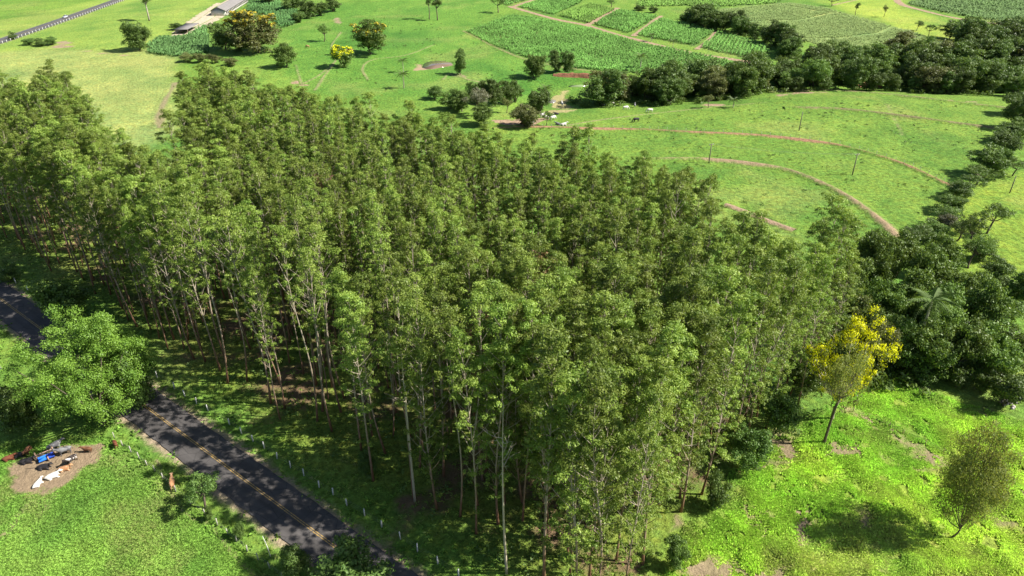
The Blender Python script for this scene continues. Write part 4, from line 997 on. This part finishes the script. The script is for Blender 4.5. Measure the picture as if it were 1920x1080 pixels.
# dark weeds dotted over the pastures
PW = flats([(900, 260), (1320, 205), (1480, 176), (1900, 210), (1780, 340), (1690, 440), (1300, 480)]); PW2 = flats([(600, 60), (760, 20), (870, 60), (1000, 140), (880, 160), (700, 170), (560, 130)])
P = np.vstack([scatter(PW, 900, 9), scatter(PW2, 500, 10)]); P = P[poly_sd(P[:, 0], P[:, 1], FOREST) < -3]
P = P[fbm(P[:, 0], P[:, 1], 25, 6) > .46]
rng = np.random.default_rng(10); cen = np.c_[P, hz(P[:, 0], P[:, 1])+.12]; V, F_, lv = clumps(list(cen), list(rng.uniform(.22, .75, len(P))), 60, .34, .2, rng, .5)
tag(kind(link('pasture_weeds', mesh_np('pasture_weeds', V, F_, L_DARK, False, {'lv': ('FLOAT', lv)})), 'stuff'), 'small dark weeds dotted over the pastures', 'weeds')
# rough scrub along the stream and thicket edges
edge = []
for pl, w in ((BAND1, 7), (BAND2, 5), (BAND3, 6)):
    q = resample(np.vstack([pl, pl[:1]]), 3.0); edge.append(q+R.normal(size=q.shape)*w*.35)
edge.append(flats([(1640, 700)])[0]+R.normal(size=(30, 2))*4); E = np.vstack(edge); E = E[E[:, 1] < 900]
V, F_, lv = clumps(list(np.c_[E, hz(E[:, 0], E[:, 1])+.8]), list(R.uniform(1.0, 2.2, len(E))), 26, .7, .42, np.random.default_rng(2), .8)
tag(kind(link('stream_scrub', mesh_np('stream_scrub', V, F_, L_MID, False, {'lv': ('FLOAT', lv)})), 'stuff'), 'low scrub along the edges of the stream wood', 'scrub')

# ------------------------------------------------------------------ red earth bank above the stream
def bank(px, h):
    P = resample(Gs(px), 1.2); n = len(P); T = np.gradient(P, axis=0); T /= np.linalg.norm(T, axis=1)[:, None]; Nn = np.c_[-T[:, 1], T[:, 0]]
    Nn *= np.sign(Nn[:, 1:2]); prof = [(-2.0, -.4, 3), (-1.3, .2, 3), (-.8, .7, 3), (-.5, 1.0, 2.0), (.4, 1.02, -2), (2.5, .75, -3), (5.5, .2, -3), (7, -.3, -3)]
    env = np.clip(np.sin(np.linspace(.05, .97, n)*math.pi), 0, 1)**.5; V = []; so = []
    for a, b, q in prof:
        j = (vnoise(P[:, 0]*3, P[:, 1]*3+a*9, 4, 3)-.5)*.9
        xy = P+Nn*(a+j)[:, None]; V.append(np.c_[xy, hz(xy[:, 0], xy[:, 1])+h*b*env*(1+j*.4)]); so.append(np.full(n, q))
    V = np.stack(V, 1).reshape(-1, 3); so = np.stack(so, 1).ravel()+2.6*(fbm(V[:, 0], V[:, 1], 5, 8, 3)-.62)*2; m = len(prof); i = (np.arange(n-1)[:, None]*m+np.arange(m-1)[None]).ravel()
    return kind(link('earth_bank', mesh_np('earth_bank', V, np.stack([i, i+1, i+m+1, i+m], -1), M_GROUND, False,
        {'gcol': ('FLOAT_COLOR', gcol_fn(V[:, 0], V[:, 1])), 'soil': ('FLOAT', so), 'scol': ('FLOAT_COLOR', np.tile(np.array((.27, .125, .075)), (len(V), 1)))})), 'structure')
bank([(1038, 141), (1060, 143), (1085, 144), (1110, 146), (1138, 148)], 1.8)
bank([(1600, 165), (1625, 160), (1655, 164)], 1.3)

# ------------------------------------------------------------------ cattle
def skin_mesh(name, J, E, sub=1):
    """J: list of (x,y,z,r); E: edges; grown with the Skin modifier into one continuous body"""
    me = bpy.data.meshes.new(name+'_rig'); me.from_pydata([j[:3] for j in J], E, []); o = bpy.data.objects.new('rig', me); COL.objects.link(o)
    m = o.modifiers.new('skin', 'SKIN'); m.use_smooth_shade = True
    for i, j in enumerate(J): me.skin_vertices[0].data[i].radius = (j[3], j[3])
    me.skin_vertices[0].data[1].use_root = True
    s = o.modifiers.new('sub', 'SUBSURF'); s.levels = sub; s.render_levels = sub
    dg = bpy.context.evaluated_depsgraph_get(); r = bpy.data.meshes.new_from_object(o.evaluated_get(dg)); r.name = name
    bpy.data.objects.remove(o); bpy.data.meshes.remove(me); return r
def cow_mesh(pose):
    if pose == 'lying':
        J = [(-.95, 0, .42, .22), (-.55, 0, .48, .36), (0, 0, .48, .40), (.5, 0, .52, .36), (.8, 0, .78, .22), (1.0, 0, 1.0, .15), (1.18, 0, 1.02, .15), (1.48, 0, .86, .09), (.42, 0, .92, .14),
             (-.5, .34, .24, .17), (-.1, .46, .16, .09), (-.5, .52, .07, .06), (-.5, -.34, .24, .17), (-.1, -.46, .16, .09), (-.5, -.52, .07, .06),
             (.55, .3, .22, .13), (.9, .34, .1, .07), (.55, .38, .06, .06), (.55, -.3, .22, .13), (.9, -.34, .1, .07), (.55, -.38, .06, .06),
             (-1.12, .1, .25, .04), (-1.05, .3, .06, .03), (1.1, .3, 1.06, .05), (1.1, -.3, 1.06, .05)]
    else:
        gz = pose == 'grazing'
        hd = [(.88, 0, 1.12, .2), (1.15, 0, .75, .14), (1.28, 0, .45, .14), (1.42, 0, .14, .085)] if gz else [(.85, 0, 1.3, .22), (1.08, 0, 1.5, .16), (1.25, 0, 1.56, .15), (1.55, 0, 1.36, .09)]
        J = [(-.98, 0, 1.12, .2), (-.6, 0, 1.1, .33), (0, 0, 1.02, .38), (.52, 0, 1.08, .34)]+hd+[(.42, 0, 1.46, .13),
             (-.72, .2, .82, .19), (-.84, .22, .48, .08), (-.76, .22, .04, .065), (-.72, -.2, .82, .19), (-.84, -.22, .48, .08), (-.70, -.22, .04, .065),
             (.5, .2, .75, .15), (.54, .2, .42, .075), (.50, .2, .04, .065), (.5, -.2, .75, .15), (.54, -.2, .42, .075), (.58, -.2, .04, .065),
             (-1.14, 0, .95, .04), (-1.16, 0, .5, .03), (hd[2][0]-.05, .3, hd[2][2]+.06, .05), (hd[2][0]-.05, -.3, hd[2][2]+.06, .05)]
    E = [(0, 1), (1, 2), (2, 3), (3, 4), (4, 5), (5, 6), (6, 7), (3, 8), (1, 9), (9, 10), (10, 11), (1, 12), (12, 13), (13, 14), (3, 15), (15, 16), (16, 17), (3, 18), (18, 19), (19, 20), (0, 21), (21, 22), (6, 23), (6, 24)]
    return skin_mesh('cow_'+pose, J, E)
COWS = {p: cow_mesh(p) for p in ('standing', 'grazing', 'lying')}
def hide(name, col, col2, amt):
    m, nt, L, b = nodes(name); tc = nt.new('ShaderNodeTexCoord'); oi = nt.new('ShaderNodeObjectInfo'); ad = nt.new('ShaderNodeVectorMath'); ad.operation = 'ADD'
    L.new(tc.outputs['Object'], ad.inputs[0]); L.new(oi.outputs['Location'], ad.inputs[1]); n = noise(nt, L, ad.outputs[0], 1.4, 3)
    r = nt.new('ShaderNodeValToRGB'); r.color_ramp.elements[0].position = 1-amt-.03; r.color_ramp.elements[1].position = 1-amt+.03; L.new(n.outputs['Fac'], r.inputs['Fac'])
    L.new(mixc(nt, L, r.outputs['Color'], tuple(col), tuple(col2)), b.inputs['Base Color']); b.inputs['Roughness'].default_value = .7; b.inputs['Specular IOR Level'].default_value = .25; return m
HIDE = {'white': hide('white_hide', (.58, .55, .50), (.48, .40, .33), .36), 'black': hide('black_hide', (.022, .020, .022), (.05, .045, .045), .4), 'grey': hide('grey_hide', (.085, .085, .09), (.17, .17, .17), .5),
        'brown': hide('brown_hide', (.095, .042, .022), (.15, .07, .035), .5), 'tan': hide('tan_hide', (.36, .18, .085), (.46, .28, .16), .45), 'pied': hide('pied_hide', (.03, .022, .02), (.5, .48, .45), .42), 'red': hide('red_hide', (.12, .04, .02), (.17, .06, .03), .5)}
def cow(px, py, pose, hd, ang, label, s=1.0, group=None, name='cow', cat='cow'):
    b0 = G(px, py); me = COWS[pose]; s *= .88 if py > 500 else 1.0
    if not me.materials: me.materials.append(HIDE['white'])
    o = link(name, me, None, (b0[0], b0[1], b0[2]+.03), (0, 0, math.radians(ang)), (s, s, s), HIDE[hd]); return tag(o, label, cat, group)
cow(52, 868, 'lying', 'black', 15, 'black cow lying on the dirt left of the blue trough', 1.1)
cow(84, 879, 'lying', 'black', 5, 'black cow lying directly in front of the blue trough', 1.1)
cow(106, 843, 'standing', 'grey', 40, 'grey cow standing behind the right end of the blue trough', 1.1)
cow(123, 852, 'standing', 'grey', 215, 'speckled grey cow with head at the right end of the blue trough', 1.1)
cow(136, 868, 'standing', 'pied', 250, 'black and white pied cow standing right of the blue trough', 1.0)
cow(72, 910, 'lying', 'white', 75, 'white cow lying curled at the lower end of the dirt yard', .9)
cow(100, 896, 'lying', 'white', 30, 'large white cow lying stretched across the dirt yard', 1.1)
cow(122, 882, 'lying', 'tan', 15, 'tan cow lying behind the large white cow', 1.0)
cow(55, 852, 'standing', 'brown', 280, 'brown cow standing in the tree shade left of the trough', 1.0)
cow(18, 862, 'lying', 'red', 20, 'reddish cow lying at the left edge of the dirt yard', 1.0)
cow(36, 856, 'lying', 'black', 10, 'black cow lying in the shade beside the reddish cow', 1.0)
cow(165, 848, 'standing', 'brown', 185, 'brown calf standing on the right tip of the dirt yard', .8)
cow(218, 838, 'standing', 'red', 310, 'red calf standing in the grass between dirt yard and road', .85)
cow(325, 912, 'standing', 'tan', 110, 'tan cow standing alone beside the small round tree', 1.05)
cow(577, 90, 'grazing', 'tan', 160, 'orange tan cow grazing alone on the upper pasture', 1.0)
for px, py, pose, hd, a, lab, s in ((1054, 199, 'standing', 'white', 95, 'white cow standing by the stream wood end near the water hole', 1.1), (1134, 198, 'lying', 'white', 10, 'pale cow lying in the shadow edge of the stream wood', 1.0),
      (1146, 198, 'grazing', 'white', 170, 'white cow grazing right beside the stream wood shadow', 1.1), (1173, 206, 'grazing', 'white', 10, 'white cow grazing a little out from the stream wood', 1.1),
      (1190, 201, 'standing', 'grey', 80, 'dark grey cow facing away beside the stream wood', 1.0), (1218, 211, 'grazing', 'white', 190, 'white cow grazing furthest along the pasture rise', 1.1),
      (1043, 215, 'lying', 'black', 190, 'black cow lying alone on the open pasture', 1.0),
      (1046, 234, 'lying', 'grey', 170, 'grey cow lying next to the pasture fence', 1.0), (1057, 235, 'lying', 'white', 10, 'white cow lying beside the pasture fence', 1.1),
      (988, 229, 'lying', 'white', 30, 'white cow resting on the dirt under the olive grey tree', 1.1), (996, 231, 'lying', 'white', 170, 'second white cow resting under the olive grey tree', 1.0), (980, 233, 'lying', 'brown', 10, 'brown cow resting under the olive grey tree', 1.0),
      (1018, 220, 'standing', 'white', 20, 'white cow standing at the left end of the cattle group', 1.1), (1024, 224, 'standing', 'white', 200, 'white cow in the middle of the cattle group', 1.1), (1031, 223, 'standing', 'grey', 10, 'grey cow inside the cattle group', 1.1), (1037, 225, 'grazing', 'white', 30, 'white cow grazing at the right end of the cattle group', 1.1)):
    cow(px, py, pose, hd, a, lab, s)
cow(1192, 229, 'grazing', 'black', 200, 'black horse grazing alone on the open pasture', 1.15, None, 'horse', 'horse')

# ------------------------------------------------------------------ blue drinking trough
M_BLUE = plain('blue_plastic', (.02, .16, .62), .35, .5, 2, .15); M_BLUE2 = plain('dark_blue_plastic', (.01, .05, .35), .4, .5, 2, .15); M_WOOD = plain('weathered_wood', (.30, .20, .14), .9, .2, 5, .3); M_CONC = plain('pale_concrete', (.58, .57, .53), .9, .2, 4, .25)
M_CONCG = plain('grey_post', (.36, .34, .30), .9, .2, 4, .3); M_WIRE = plain('fence_wire', (.22, .21, .2), .6, .4, 4, .2)
pa = G(74, 868); pb_ = G(104, 856); tl = np.linalg.norm(pb_[:2]-pa[:2]); ang = math.atan2(pb_[1]-pa[1], pb_[0]-pa[0])
tro = thing('water_trough', 'blue barrel water trough with wooden frame on the dirt yard', 'trough', pa, ang)
def half_barrel(l, r):
    a = np.linspace(math.pi, 2*math.pi, 10); mb = MB(); o = np.c_[np.cos(a)*r, np.sin(a)*r+r+.12]; i = np.c_[np.cos(a)*(r-.05), np.sin(a)*(r-.05)+r+.12]
    prof = np.vstack([o, i[::-1]]); n = len(prof); V = np.vstack([np.c_[np.zeros(n), prof], np.c_[np.full(n, l), prof]]); k = np.arange(n)
    mb.add(V, np.stack([k, (k+1) % n, n+(k+1) % n, n+k], -1))
    for x in (.0, l-.04):
        e = np.c_[np.full(10, x), o]; e2 = e+np.array([.04, 0, 0]); m = 10; V = np.vstack([e, e2]); F1 = [tuple(range(10))]
        mb.add(np.vstack([e, [[x, 0, r+.12]], e2, [[x+.04, 0, r+.12]]]), None, [(10, j+1, j) for j in range(9)]+[(21, 11+j, 12+j) for j in range(9)])
    return mb
link('basin', half_barrel(tl*.56, .52).mesh('basin', M_BLUE), tro)
link('basin', half_barrel(tl*.40, .52).mesh('basin_dark', M_BLUE2), tro, (tl*.58, 0, 0))
wat = MB(); wat.box((tl*.28, 0, .42), (tl*.5, .75, .03)); link('water', wat.mesh('trough_water', water_mat((.03, .18, .5))), tro)
for x in (-.1, tl*.57, tl*1.02):
    m_ = MB(); m_.box((x, .62 if x != tl*.57 else -.55, .8 if x != tl*.57 else .4), (.16, .16, 1.7 if x != tl*.57 else .95)); link('post', m_.mesh('trough_post', M_WOOD), tro)
m_ = MB(); m_.box((tl*.46, .62, 1.05), (tl*1.2, .1, .16)); link('rail', m_.mesh('trough_rail', M_WOOD), tro)
tag(link('branch', MB().tube([(0, 0, .06), (1.2, .1, .1), (2.4, .05, .05)], [.05, .06, .03], 5).mesh('branch', B_DARK), None, G(48, 880), (0, 0, .1)), 'dark fallen branch lying on the dirt before the black cows', 'branch')

# ------------------------------------------------------------------ fences
def fence(name, label, P, hp, rp, mat, wires, lean=.03, sq=True, wr=.008, group=None):
    """P: post positions (n,3)"""
    P = np.asarray(P); t = thing(name, label, 'fence', P[0], 0, (1, 1, 1), group); o0 = P[0]
    mb = MB()
    if sq: mb.box((0, 0, hp/2-.1), (rp*2, rp*2, hp+.2), 0, .8)
    else: mb.tube([(0, 0, -.2), (.02, .01, hp*.5), (0, 0, hp)], [rp*1.1, rp, rp*.9], 6)
    me = mb.mesh('fence_post', mat)
    for p in P: link('post', me, t, p-o0, (R.normal()*lean, R.normal()*lean, R.uniform(0, 3)), (1, 1, R.uniform(.9, 1.06)))
    for f in wires:
        w = MB(); w.tube(P-o0+np.array([0, 0, hp*f]), wr, 3, False); link('wire', w.mesh('fence_wire', M_WIRE), t)
    return t
def line_posts(px): return np.array([G(*p) for p in px])
def even(px, sp, jit=.1):
    q = resample(Gs(px), sp); q = q+R.normal(size=q.shape)*jit; return np.c_[q, hz(q[:, 0], q[:, 1])]
rf = line_posts([(235, 662), (265, 683), (295, 708), (327, 729), (347, 743), (369, 757), (390, 770), (431, 797), (453, 813), (475, 828), (496, 841), (520, 860), (545, 877), (570, 892), (599, 914), (625, 928), (651, 948), (684, 967), (716, 988), (751, 1011), (783, 1034), (821, 1057), (860, 1082)])
fence('concrete_post_fence', 'row of white concrete fence posts between the near road and the eucalyptus', rf, 1.35, .085, M_CONC, (.3, .6, .9))
fence('concrete_post_fence', 'white concrete fence posts by the road behind the huge bright tree', line_posts([(-20, 498), (8, 512), (30, 531), (53, 547), (66, 557), (90, 572)]), 1.35, .085, M_CONC, (.3, .6, .9))
fence('wooden_post_fence', 'thin grey fence posts between the cattle lawn and the verge', line_posts([(215, 822), (230, 836), (246, 848), (261, 860), (276, 873), (291, 884), (306, 898), (330, 922), (358, 945), (385, 966), (408, 985), (428, 1002), (444, 1016), (464, 1034), (485, 1050), (506, 1066), (530, 1085)]), 1.25, .06, M_CONCG, (.35, .65, .9))
fence('concrete_post_fence', 'white fence posts on the grass left of the huge bright tree', line_posts([(-22, 655), (2, 692), (0, 730), (-30, 760)]), 1.4, .09, M_CONC, (.4, .8))
fence('wire_fence', 'dark post and wire fence along the red track across the pasture', even([(1000, 240), (1080, 241), (1200, 244), (1300, 249), (1440, 256), (1560, 271), (1640, 291), (1700, 311), (1750, 334), (1785, 351)], 3.0)+np.array([0, 0, .15]), 1.35, .055, M_CONCG, (.35, .65, .92), sq=False)
fence('wire_fence', 'short dark fence posts on the bank across the tussocky meadow', even([(1598, 770), (1640, 791), (1675, 806), (1710, 823), (1760, 850), (1840, 886), (1930, 925)], 2.6, .25), 1.0, .05, M_WOOD, (.5, .85), .09, False)
hp_ = resample(HWY, 3.6); hT = np.gradient(hp_, axis=0); hT /= np.linalg.norm(hT, axis=1)[:, None]; hp_ = hp_+np.c_[hT[:, 1], -hT[:, 0]]*5.6
hk = (hp_[:, 1] > 260) & (hp_[:, 1] < 620) & (np.abs(hp_[:, 0]/(hp_[:, 1]*.866+37)*FPX) < 1000); hp_ = hp_[hk]
fence('highway_post_row', 'row of white posts along the verge of the far highway', np.c_[hp_, hz(hp_[:, 0], hp_[:, 1])], 1.5, .12, M_CONC, (.85,), .02, True, .04)
fence('wire_fence', 'post fence along the lower edge of the big cane field', even([(905, 80), (927, 90), (980, 112), (1030, 124), (1080, 132)], 5), 1.3, .08, M_WOOD, (.5, .9), .05, False)
# a pale leaning pole on the verge and cut stems at the gap
b0 = G(508, 1044); tag(link('leaning_pole', MB().tube([(0, 0, -.2), (-.25, .2, 1.7), (-.62, .45, 3.3)], [.06, .05, .035], 6).mesh('leaning_pole', M_CONC), None, b0), 'thin pale leaning pole on the verge near the wide leafy bush', 'pole')

# ------------------------------------------------------------------ utility poles
def upole(px, pb, pt, label, arm=True):
    b0 = G(px, pb); h = max(5.0, up_to(b0, pt)); t = thing('utility_pole', label, 'utility pole', b0, .5)
    link('pole', MB().tube([(0, 0, -.4), (0, 0, h*.5), (0, 0, h)], [.17, .14, .11], 8).mesh('pole', M_WOODP), t)
    if arm:
        link('crossarm', MB().box((0, 0, h-.35), (1.9, .12, .14)).mesh('crossarm', M_WOODP), t)
        for x in (-.8, 0, .8):
            link('insulator', MB().tube([(x, 0, h-.28), (x, 0, h-.2), (x, 0, h-.06)], [.05, .09, .04], 6).mesh('insulator', M_CONC), t)
    return b0, h
M_WOODP = plain('pole_wood', (.16, .14, .12), .85, .2, 3, .3)
pA = upole(1598, 328, 288, 'utility pole with crossarm between the red track and contour bank'); pB = upole(1329, 306, 269, 'utility pole beside the contour bank near the plantation'); upole(1498, 245, 210, 'plain pole standing above the red track on the pasture', False)
upole(1893, 362, 331, 'thin pole on the lime green slope beyond the tree row', False)
(ba, ha), (bb, hb) = pA, pB
for k, s in enumerate((-.8, 0, .8)):
    d = np.array([math.cos(.5)*s, math.sin(.5)*s, 0]); a = ba+d+np.array([0, 0, ha-.08]); b = bb+d+np.array([0, 0, hb-.08]); tt = np.linspace(0, 1, 14)[:, None]
    tag(link('power_line', MB().tube(a*(1-tt)+b*tt-np.array([0, 0, 1])*(4*.9*tt*(1-tt)), .010, 4).mesh('power_line', M_WIRE)), 'thin power line strung between the two crossarm poles on the pasture', 'power line', 'power lines over the pasture')

# ------------------------------------------------------------------ barn, shed, car
M_ROOF = plain('fibre_cement_roof', (.17, .16, .155), .9, .2, .6, .35); M_WALL = plain('whitewashed_wall', (.48, .46, .42), .9, .2, .8, .25); M_OPENSHADE = plain('opening_shade', (.035, .032, .03), .9, .1, 2, .2)
A = G(402, 29); B = G(424, 30); Cc = G(468, 3)
ax = (Cc-B)[:2]; Lb = np.linalg.norm(ax); ax /= Lb; az = math.atan2(ax[1], ax[0]); Wb = 9.0
barn = thing('barn', 'long low barn with grey roof and white gable wall', 'barn', (B[0], B[1], min(A[2], B[2])), az)
hb_ = 3.4; rg = 5.4
m_ = MB(); m_.box((.15, Wb/2, hb_/2), (.3, Wb, hb_)); m_.add([(0, 0, hb_), (0, Wb, hb_), (0, Wb/2, rg), (.3, 0, hb_), (.3, Wb, hb_), (.3, Wb/2, rg)], [(0, 3, 5, 2), (1, 2, 5, 4)], [(0, 2, 1), (3, 4, 5)]); link('gable_wall', m_.mesh('gable_wall', M_WALL), barn)
m_ = MB(); m_.box((Lb-.15, Wb/2, hb_/2), (.3, Wb, hb_)); link('end_wall', m_.mesh('end_wall', M_WALL), barn)
m_ = MB(); m_.box((Lb/2, Wb-.15, hb_/2), (Lb-.62, .3, hb_)); link('back_wall', m_.mesh('back_wall', M_WALL), barn)
m_ = MB(); m_.box((Lb/2, .1, .45), (Lb-.62, .2, .9)); link('low_wall', m_.mesh('low_wall', M_WALL), barn)
m_ = MB(); m_.box((Lb/2, 2.2, 1.4), (Lb-.7, .1, 2.7)); link('interior_shade', m_.mesh('interior_shade', M_OPENSHADE), barn)  # near-black sheet painted in for the shade behind the barn's open side
nb_ = int(Lb/3.2)
pm = MB().box((0, 0, hb_/2), (.5, .4, hb_)).mesh('barn_pillar', M_WALL)
for q in range(nb_+1): link('pillar', pm, barn, (.5+q*(Lb-1)/nb_, -.02, 0))
for sg in (0, 1):
    n = int(Lb/1.1); y0, y1, z0, z1 = (-.7, Wb/2, hb_-.32, rg+.08) if sg == 0 else (Wb+.7, Wb/2, hb_-.32, rg+.08)
    k = np.arange(n*2+1); xx = -.6+k*(Lb+1.2)/(n*2); zz = (k % 2)*.09
    V = np.vstack([np.c_[xx, np.full(len(k), y0), z0+zz], np.c_[xx, np.full(len(k), y1), z1+zz]]); m = len(k); i = k[:-1]
    V2 = np.vstack([V, V-np.array([0, 0, .06])]); Q = np.vstack([np.stack([i, i+1, i+m+1, i+m], -1), np.stack([i+2*m, i+3*m, i+3*m+1, i+2*m+1], -1), np.stack([i, i+2*m, i+2*m+1, i+1], -1)])
    link('roof', mesh_np('barn_roof', V2, Q, M_ROOF), barn)
S = [G(331, 64), G(351, 66), G(372, 53), G(353, 50)]
c = np.mean(S, 0); l = np.linalg.norm((S[2]-S[1])[:2]); w = np.linalg.norm((S[1]-S[0])[:2]); az = math.atan2((S[2]-S[1])[1], (S[2]-S[1])[0])
sh = thing('shed', 'small open shed with a single flat grey roof below the barn', 'shed', c, az)
m_ = MB(); m_.box((0, 0, 2.55), (l, w, .14)); link('roof', m_.mesh('shed_roof', M_ROOF), sh)
for x in (-1, 1):
    for y in (-1, 1): link('post', MB().box((x*(l/2-.4), y*(w/2-.4), 1.2), (.22, .22, 2.6)).mesh('shed_post', M_WOOD), sh)
link('wall', MB().box((0, w/2-.25, 1.2), (l*.9, .18, 2.4)).mesh('shed_wall', M_WALL), sh)

M_CAR = plain('silver_paint', (.55, .57, .60), .3, .6, 2, .05, .3); M_GLASS = plain('car_glass', (.03, .04, .05), .08, .6, 2, .1); M_TYRE = plain('tyre', (.02, .02, .02), .9, .2, 4, .2); M_RIM = plain('rim', (.4, .4, .42), .4, .5, 3, .1, .6); M_LAMP = plain('lamp_glass', (.7, .7, .68), .2, .6, 3, .05)
i0 = np.argmin(np.hypot(*(resample(HWY, 1)-G(127, 34)[:2]).T)); hw = resample(HWY, 1); d = hw[i0+1]-hw[i0]; d /= np.linalg.norm(d)
cp = hw[i0]+np.array([-d[1], d[0]])*1.6; car = thing('car', 'small silver car driving on the far highway', 'car', (cp[0], cp[1], float(hz(*cp))+.20), math.atan2(d[1], d[0])+math.pi)
def loft(secs):
    """secs: list of (x, halfwidth, zlow, zhigh)"""
    mb = MB(); V = []
    for x, hw_, z0, z1 in secs: V += [(x, -hw_, z0), (x, hw_, z0), (x, hw_*1.0, (z0+z1)/2+.05), (x, hw_*.86, z1), (x, -hw_*.86, z1), (x, -hw_, (z0+z1)/2+.05)]
    Q = []
    for s in range(len(secs)-1):
        for k in range(6): Q.append((s*6+k, s*6+(k+1) % 6, s*6+6+(k+1) % 6, s*6+6+k))
    e = (len(secs)-1)*6; Q += [(0, 5, 2, 1), (5, 4, 3, 2), (e, e+1, e+2, e+5), (e+5, e+2, e+3, e+4)]
    return mb.add(V, Q)
link('body', loft([(-2.05, .72, .45, .85), (-1.9, .84, .3, .98), (-1.0, .88, .26, 1.02), (.6, .88, .26, 1.0), (1.5, .86, .28, .90), (2.0, .74, .38, .72)]).mesh('car_body', M_CAR, True), car)
link('window', loft([(-1.75, .70, .95, 1.02), (-1.2, .74, .97, 1.40), (.05, .74, .97, 1.43), (.95, .70, .95, 1.02)]).mesh('car_window', M_GLASS), car)
link('roof', MB().box((-.6, 0, 1.45), (1.45, 1.22, .06), 0, .92).mesh('car_roof', M_CAR), car)
for x in (-1.3, 1.3):
    for y in (-.80, .80):
        wh = link('wheel', MB().tube([(x, y-.1, .32), (x, y+.1, .32)], [.32, .32], 14).mesh('tyre', M_TYRE), car)
        link('rim', MB().tube([(x, y-.11, .32), (x, y+.11, .32)], [.19, .19], 10).mesh('rim', M_RIM), wh)
for y in (-.55, .55):
    link('headlight', MB().box((1.93, y, .62), (.12, .3, .14)).mesh('headlight', M_LAMP), car)
# stone heap beside the meadow
b0 = G(1888, 757); rng = np.random.default_rng(3); M_STONE = plain('pale_stone', (.35, .32, .30), .9)
heap = thing('stone_heap', 'pale stone heap at the foot of the dark bush by the meadow', 'stones', b0)
for q in range(14):
    a = rng.uniform(0, 6.28); r_ = rng.uniform(0, 1.5)
    link('stone', MB().box((math.cos(a)*r_, math.sin(a)*r_, .15+.25*(r_ < .7)), (rng.uniform(.3, .8), rng.uniform(.3, .6), rng.uniform(.25, .5)), a, .6).mesh('stone', M_STONE), heap)
